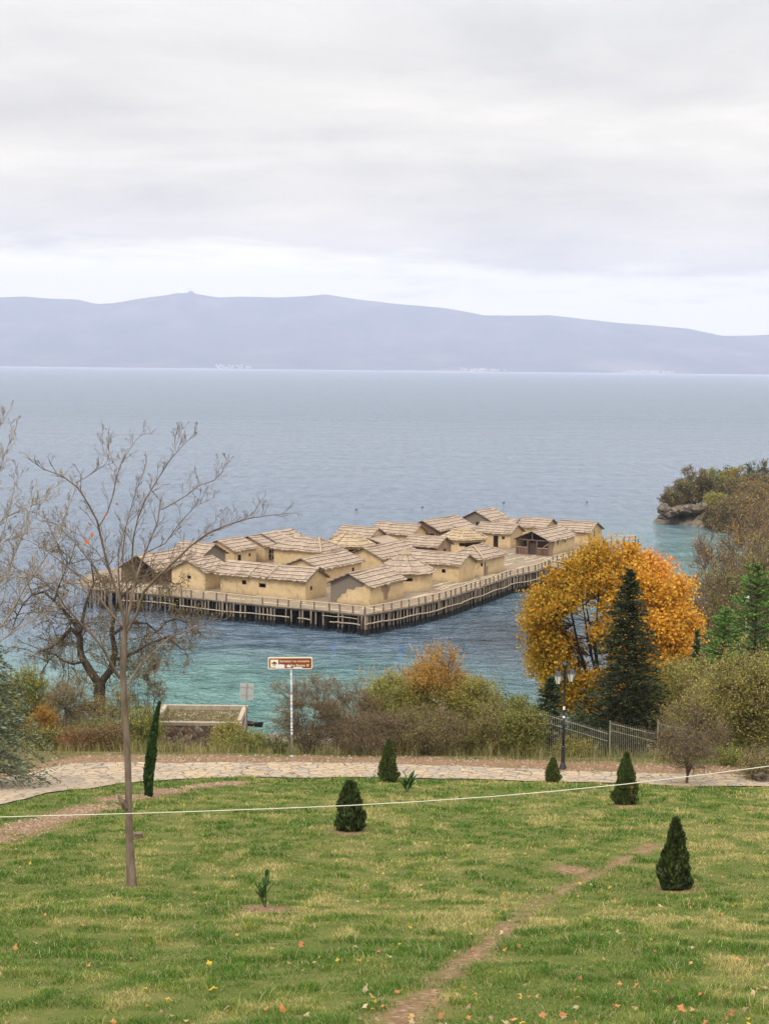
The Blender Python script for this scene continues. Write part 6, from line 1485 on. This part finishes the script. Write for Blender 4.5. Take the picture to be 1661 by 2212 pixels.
def ipoly(P, y0=YB - 0.0235, y1=YB - 0.0202):
    n = len(P); V = [(SX(x), y0, SZ(y)) for x, y in P] + [(SX(x), y1, SZ(y)) for x, y in P]; i = np.arange(n); j = (i + 1) % n
    ic.add(V, [[list(range(n))], [list(range(n, 2 * n))[::-1]], np.stack([j, i, i + n, j + n], 1)])
ipoly([(254, 402), (372, 402), (358, 392), (328, 374), (316, 362), (304, 374), (268, 392)]); ipoly([(284, 412), (350, 412), (350, 407), (284, 407)]); ipoly([(300, 440), (328, 440), (326, 428), (302, 428)])
for x in (288, 304, 320, 336): ipoly([(x, 426), (x + 5, 426), (x + 5, 414), (x, 414)])
ic.build('hut_icon', M_SIGN_BLACK, pan)
def text(body, x0, x1, y0, y1, name, bold=0.0):
    cu = bpy.data.curves.new('lettering', 'FONT'); cu.body = body; cu.offset = bold; cu.resolution_u = 3
    o = bpy.data.objects.new('lettering', cu); COL.objects.link(o); bpy.context.view_layer.update()
    me = bpy.data.meshes.new_from_object(o.evaluated_get(bpy.context.evaluated_depsgraph_get()))
    bpy.data.objects.remove(o)
    n = len(me.vertices); co_ = np.empty(n * 3); me.vertices.foreach_get('co', co_); co_ = co_.reshape(-1, 3)
    lo, hi = co_.min(0), co_.max(0)
    out = np.empty_like(co_); out[:, 0] = SX(x0) + (co_[:, 0] - lo[0]) / (hi[0] - lo[0]) * (SX(x1) - SX(x0)); out[:, 2] = SZ(y1) + (co_[:, 1] - lo[1]) / (hi[1] - lo[1]) * (SZ(y0) - SZ(y1)); out[:, 1] = YB - 0.0185
    me.vertices.foreach_set('co', out.astype(np.float32).ravel()); me.materials.clear(); me.materials.append(M_SIGN_CREAM); me.update()
    t_ = bpy.data.objects.new(name, me); COL.objects.link(t_); t_.parent = pan; return t_
text('Заливот на коските', 405, 942, 338, 380, 'lettering', 0.012)
text('Bay of the Bones', 408, 868, 412, 470, 'lettering', 0.012)
mb = MB(); a = np.linspace(0, 2 * math.pi, 25)[:-1]
V = [(SX(912) + r * math.cos(q), YB - 0.0185, SZ(435) + r * math.sin(q)) for r in (0.046, 0.022) for q in a]; i = np.arange(24); j = (i + 1) % 24
mb.add(V, [np.stack([i, j, j + 24, i + 24], 1)]); mb.build('ring_symbol', M_SIGN_CREAM, pan)
plate('sticker', [(SX(x), SZ(y)) for x, y in ((345, 490), (490, 490), (500, 452), (488, 418), (380, 420), (342, 436))], YB - 0.026, YB - 0.0237, M_STICKER, pan)
plate('sticker', [(SX(x), SZ(y)) for x, y in ((540, 470), (610, 474), (606, 444), (566, 428), (540, 444))], YB - 0.024, YB - 0.0192, M_STICKER, pan)
plate('sticker', [(SX(x), SZ(y)) for x, y in ((640, 492), (820, 494), (806, 464), (660, 466))], YB - 0.024, YB - 0.0192, M_STICKER, pan)
rg = np.random.default_rng(71); z = HS - 0.62
seq = [M_STICKER, M_STEEL, M_STICKER, M_STICKER, M_STEEL, M_STICKER_B, M_STICKER_R, M_STICKER, M_STICKER, M_STICKER, M_STICKER_B, M_STICKER, M_STICKER, M_STICKER, M_STICKER_B, M_STICKER, M_STICKER, M_STICKER, M_STICKER]
for k, mm in enumerate(seq):
    h_ = rg.uniform(0.06, 0.12)
    if mm is not M_STEEL:
        mb = MB(); mb.lathe([(0.0395, z - h_), (0.0395, z)], (0, 0, 0), 12); mb.build('sticker', mm, T)
    z -= h_ + rg.uniform(0.02, 0.05)
# back of a second sign
p = at_y(527, 1560, 66.0); g = gpt(p[0], 66.0); zt = at_y(533, 1476, 66.0)[2] - g[2]; zb = at_y(533, 1511, 66.0)[2] - g[2]
T = thing('grey_sign', 'blank grey back of a square sign on a thin leaning post by the water', 'sign', g); T.rotation_euler = (0, math.radians(2.2), 0)
m = MB(); m.tube([(0, 0, -0.2), (0, 0, zt + 0.06)], 0.025, 8); m.build('post', M_STEEL, T)
m = MB(); m.box((0, 0.03, (zt + zb) / 2), (0.62, 0.015, zt - zb)); m.build('panel', two_tone('sign_back', (0.36, 0.37, 0.38), (0.44, 0.45, 0.46), 3, 0.5, 0), T)
m = MB()
for q in (0.25, -0.25): m.box((0, 0.015, (zt + zb) / 2 + q * (zt - zb)), (0.56, 0.012, 0.035))
m.build('bracket', M_STEEL, T)

# ------------------------------------------------------------------ metal fence
F0 = [(at_y(1182, 1560, 57.2), 'f')]
fb = gpt(at_y(1316, 1560, 57.0)[0], 57.0)
T = thing('metal_fence', 'raked pale metal bar fence in panels behind the path at right', 'fence', fb)
def fpanel(ul, ur, vtl, vtr, vbl, vbr, y, bars):
    m = MB(); a0, a1 = at_y(ul, vtl, y), at_y(ur, vtr, y); b0, b1 = at_y(ul, vbl, y), at_y(ur, vbr, y); o = fb
    def Pn(s, h): return (b0 * (1 - s) + b1 * s) * (1 - h) + (a0 * (1 - s) + a1 * s) * h - o
    for h, r in ((0.985, 0.016), (0.80, 0.014), (0.10, 0.015)): m.tube([Pn(0, h), Pn(1, h)], r, 6)
    for k in range(bars):
        s = (k + 0.5) / bars; m.tube([Pn(s, -0.02), Pn(s, 1.05)], 0.0085, 5)
    m.build('panel', M_FENCE, T)
fpanel(1172, 1312, 1541, 1584, 1630, 1668, 57.0, 31); fpanel(1319, 1416, 1562, 1585, 1644, 1668, 57.0, 22); fpanel(1422, 1570, 1562, 1595, 1644, 1674, 57.0, 33); fpanel(1576, 1720, 1566, 1598, 1648, 1680, 57.0, 32)
for u, vt, vb in ((1316, 1557, 1662), (1419, 1557, 1665), (1573, 1560, 1672)):
    m = MB(); a, b = at_y(u, vt, 57.0) - fb, at_y(u, vb + 14, 57.0) - fb; m.box((a + b) / 2, (0.05, 0.05, a[2] - b[2])); m.build('post', M_FENCE, T)
m = MB()
for u0, v0, u1, v1 in ((1240, 1659, 1312, 1680), (1319, 1676, 1416, 1690)):
    a, b = at_y(u0, v0, 56.9) - fb, at_y(u1, v1, 56.9) - fb; m.add([a, b, b + (0, 0.25, 0), a + (0, 0.25, 0), a - (0, 0, .5), b - (0, 0, .5), b + (0, .25, -.5), a + (0, .25, -.5)], [[[0, 1, 2, 3], [0, 4, 5, 1], [1, 5, 6, 2], [2, 6, 7, 3], [3, 7, 4, 0]]])
m.build('footing', M_CONC, T)

# ------------------------------------------------------------------ stone terrace by the water
YT0 = 75.0; zt = at_y(400, 1563, YT0)[2]
tl, tr = at_y(330, 1563, YT0)[0], at_y(521, 1563, YT0)[0]; g = gpt((tl + tr) / 2, YT0 + 1.8); W_ = tr - tl; Dp = 3.6; hz_ = zt - g[2]
T = thing('stone_terrace', 'rubble stone terrace with a concrete kerb and grass inside by the water', 'terrace', g)
m = MB(); m.box((0, 0, hz_ / 2 - 1.05), (W_, Dp, hz_ + 1.9)); m.build('wall', M_RUBBLE, T)
m = MB(); m.box((0, -Dp / 2 + 0.13, hz_ - 0.02), (W_ + 0.08, 0.3, 0.16)); m.box((0, Dp / 2 - 0.13, hz_ + 0.04), (W_ + 0.08, 0.22, 0.26)); m.box((-W_ / 2 + 0.13, 0, hz_ + 0.04), (0.3, Dp - 0.6, 0.28)); m.box((W_ / 2 - 0.13, 0, hz_ + 0.03), (0.22, Dp - 0.53, 0.24)); m.build('kerb', M_CONC, T)
r_ = np.random.default_rng(81); n = 1500; x_ = r_.uniform(-W_ / 2 + 0.3, W_ / 2 - 0.3, n); y_ = r_.uniform(-Dp / 2 + 0.3, Dp / 2 - 0.3, n)
P = np.stack([x_, y_, np.full(n, hz_ - 0.04)], 1); V, Q = leaves(P, 0.2, 0.12, 0, r_, np.tile((0, 0, 1.0), (n, 1))); tag(mk('grass', V, [Q], M_GRASSB, T, col=np.repeat(pick([(0.12, 0.16, 0.035), (0.19, 0.19, 0.05), (0.25, 0.22, 0.08)], n, r_), 4, 0)), kind='stuff')
m = MB(); q = at_y(326, 1560, YT0 - 0.5) - g; m.box((q[0], q[1], q[2] - 0.3), (0.34, 0.3, 0.75), 0.4, 0.6); m.build('kerb_stone', M_CONC, T)
# beached dark boat next to the terrace
q = at_y(545, 1556, 80.0); T = thing('rowing_boat', 'dark hull of a small boat just showing beside the terrace', 'boat', (q[0], 80.0, q[2] - 0.35), math.radians(-20))
m = MB(); n = 11; secs = []
for k in range(n):
    s = k / (n - 1); w = 0.55 * math.sin(math.pi * min(1, 0.12 + s * 0.88)) ** 0.6; zr = 0.42 + 0.25 * (2 * s - 1) ** 2; secs.append([((s - 0.5) * 3.0, -w, zr), ((s - 0.5) * 2.8, -w * 0.7, 0.1), ((s - 0.5) * 2.6, 0, 0), ((s - 0.5) * 2.8, w * 0.7, 0.1), ((s - 0.5) * 3.0, w, zr)])
V = np.array(secs).reshape(-1, 3); i = np.arange(n - 1)[:, None] * 5 + np.arange(4)[None]; i = i.ravel(); m.add(V, [np.stack([i, i + 1, i + 6, i + 5], 1)]); m.build('hull', M_SIGN_BLACK, T)
m = MB(); m.box((0, 0, 0.32), (0.25, 0.95, 0.04)); m.build('thwart', M_DARKWOOD, T); T.scale = (0.45, 0.5, 0.5)

# ------------------------------------------------------------------ cable, buoys
pts = np.array([at_y(u, v, 20.0) for u, v in [(-1500, 1740), (-800, 1762), (-260, 1768), (-100, 1767), (0, 1765), (150, 1761), (300, 1757), (480, 1751), (640, 1745), (755, 1740), (900, 1732), (1060, 1721), (1200, 1709), (1350, 1694), (1500, 1676), (1661, 1655), (1800, 1634), (1950, 1610), (2500, 1520), (3100, 1405)]])
m = MB(); m.tube(pts, 0.0062, 7); tag(m.build('cable', M_CABLE, smooth_=True), 'thin pale cable strung sagging across the whole lawn', 'cable')
def buoy(label, u, v, r, m_, group):
    p = at_z(u, v, 0.12); T = thing('buoy', label, 'buoy', (p[0], p[1], 0), 0, group)
    m = MB(); a = np.linspace(-math.pi / 2, math.pi / 2, 9); m.lathe([(max(0.02, r * math.cos(k)), r * 0.85 * math.sin(k)) for k in a], (0, 0, 0), 12); m.lathe([(r * 1.04, r * 0.02), (r * 1.04, r * 0.12)], (0, 0, 0), 12); m.build('float', m_, T, smooth_=True)
    m = MB(); m.lathe([(r * 0.22, r * 0.8), (r * 0.25, r * 0.98), (r * 0.1, r * 1.02)], (0, 0, 0), 8); m.build('lug', m_, T)
buoy('bright blue buoy near the platform corner', 722, 1392, 0.22, M_BUOY, 'blue buoys in front of the platform')
buoy('bright blue buoy off the right side of the platform', 865, 1402, 0.24, M_BUOY, 'blue buoys in front of the platform')
for u, v, lab in ((770, 1100, 'dark buoy behind the middle huts, leftmost of the far row'), (912, 1095, 'dark buoy behind the open barn, second from left in the far row'), (1088, 1085, 'dark buoy above the farthest huts, third in the far row'), (1267, 1084, 'dark buoy above the last hut, rightmost of the far row')): buoy(lab, u, v, 0.30, M_BUOY_D, 'dark buoys beyond the platform')
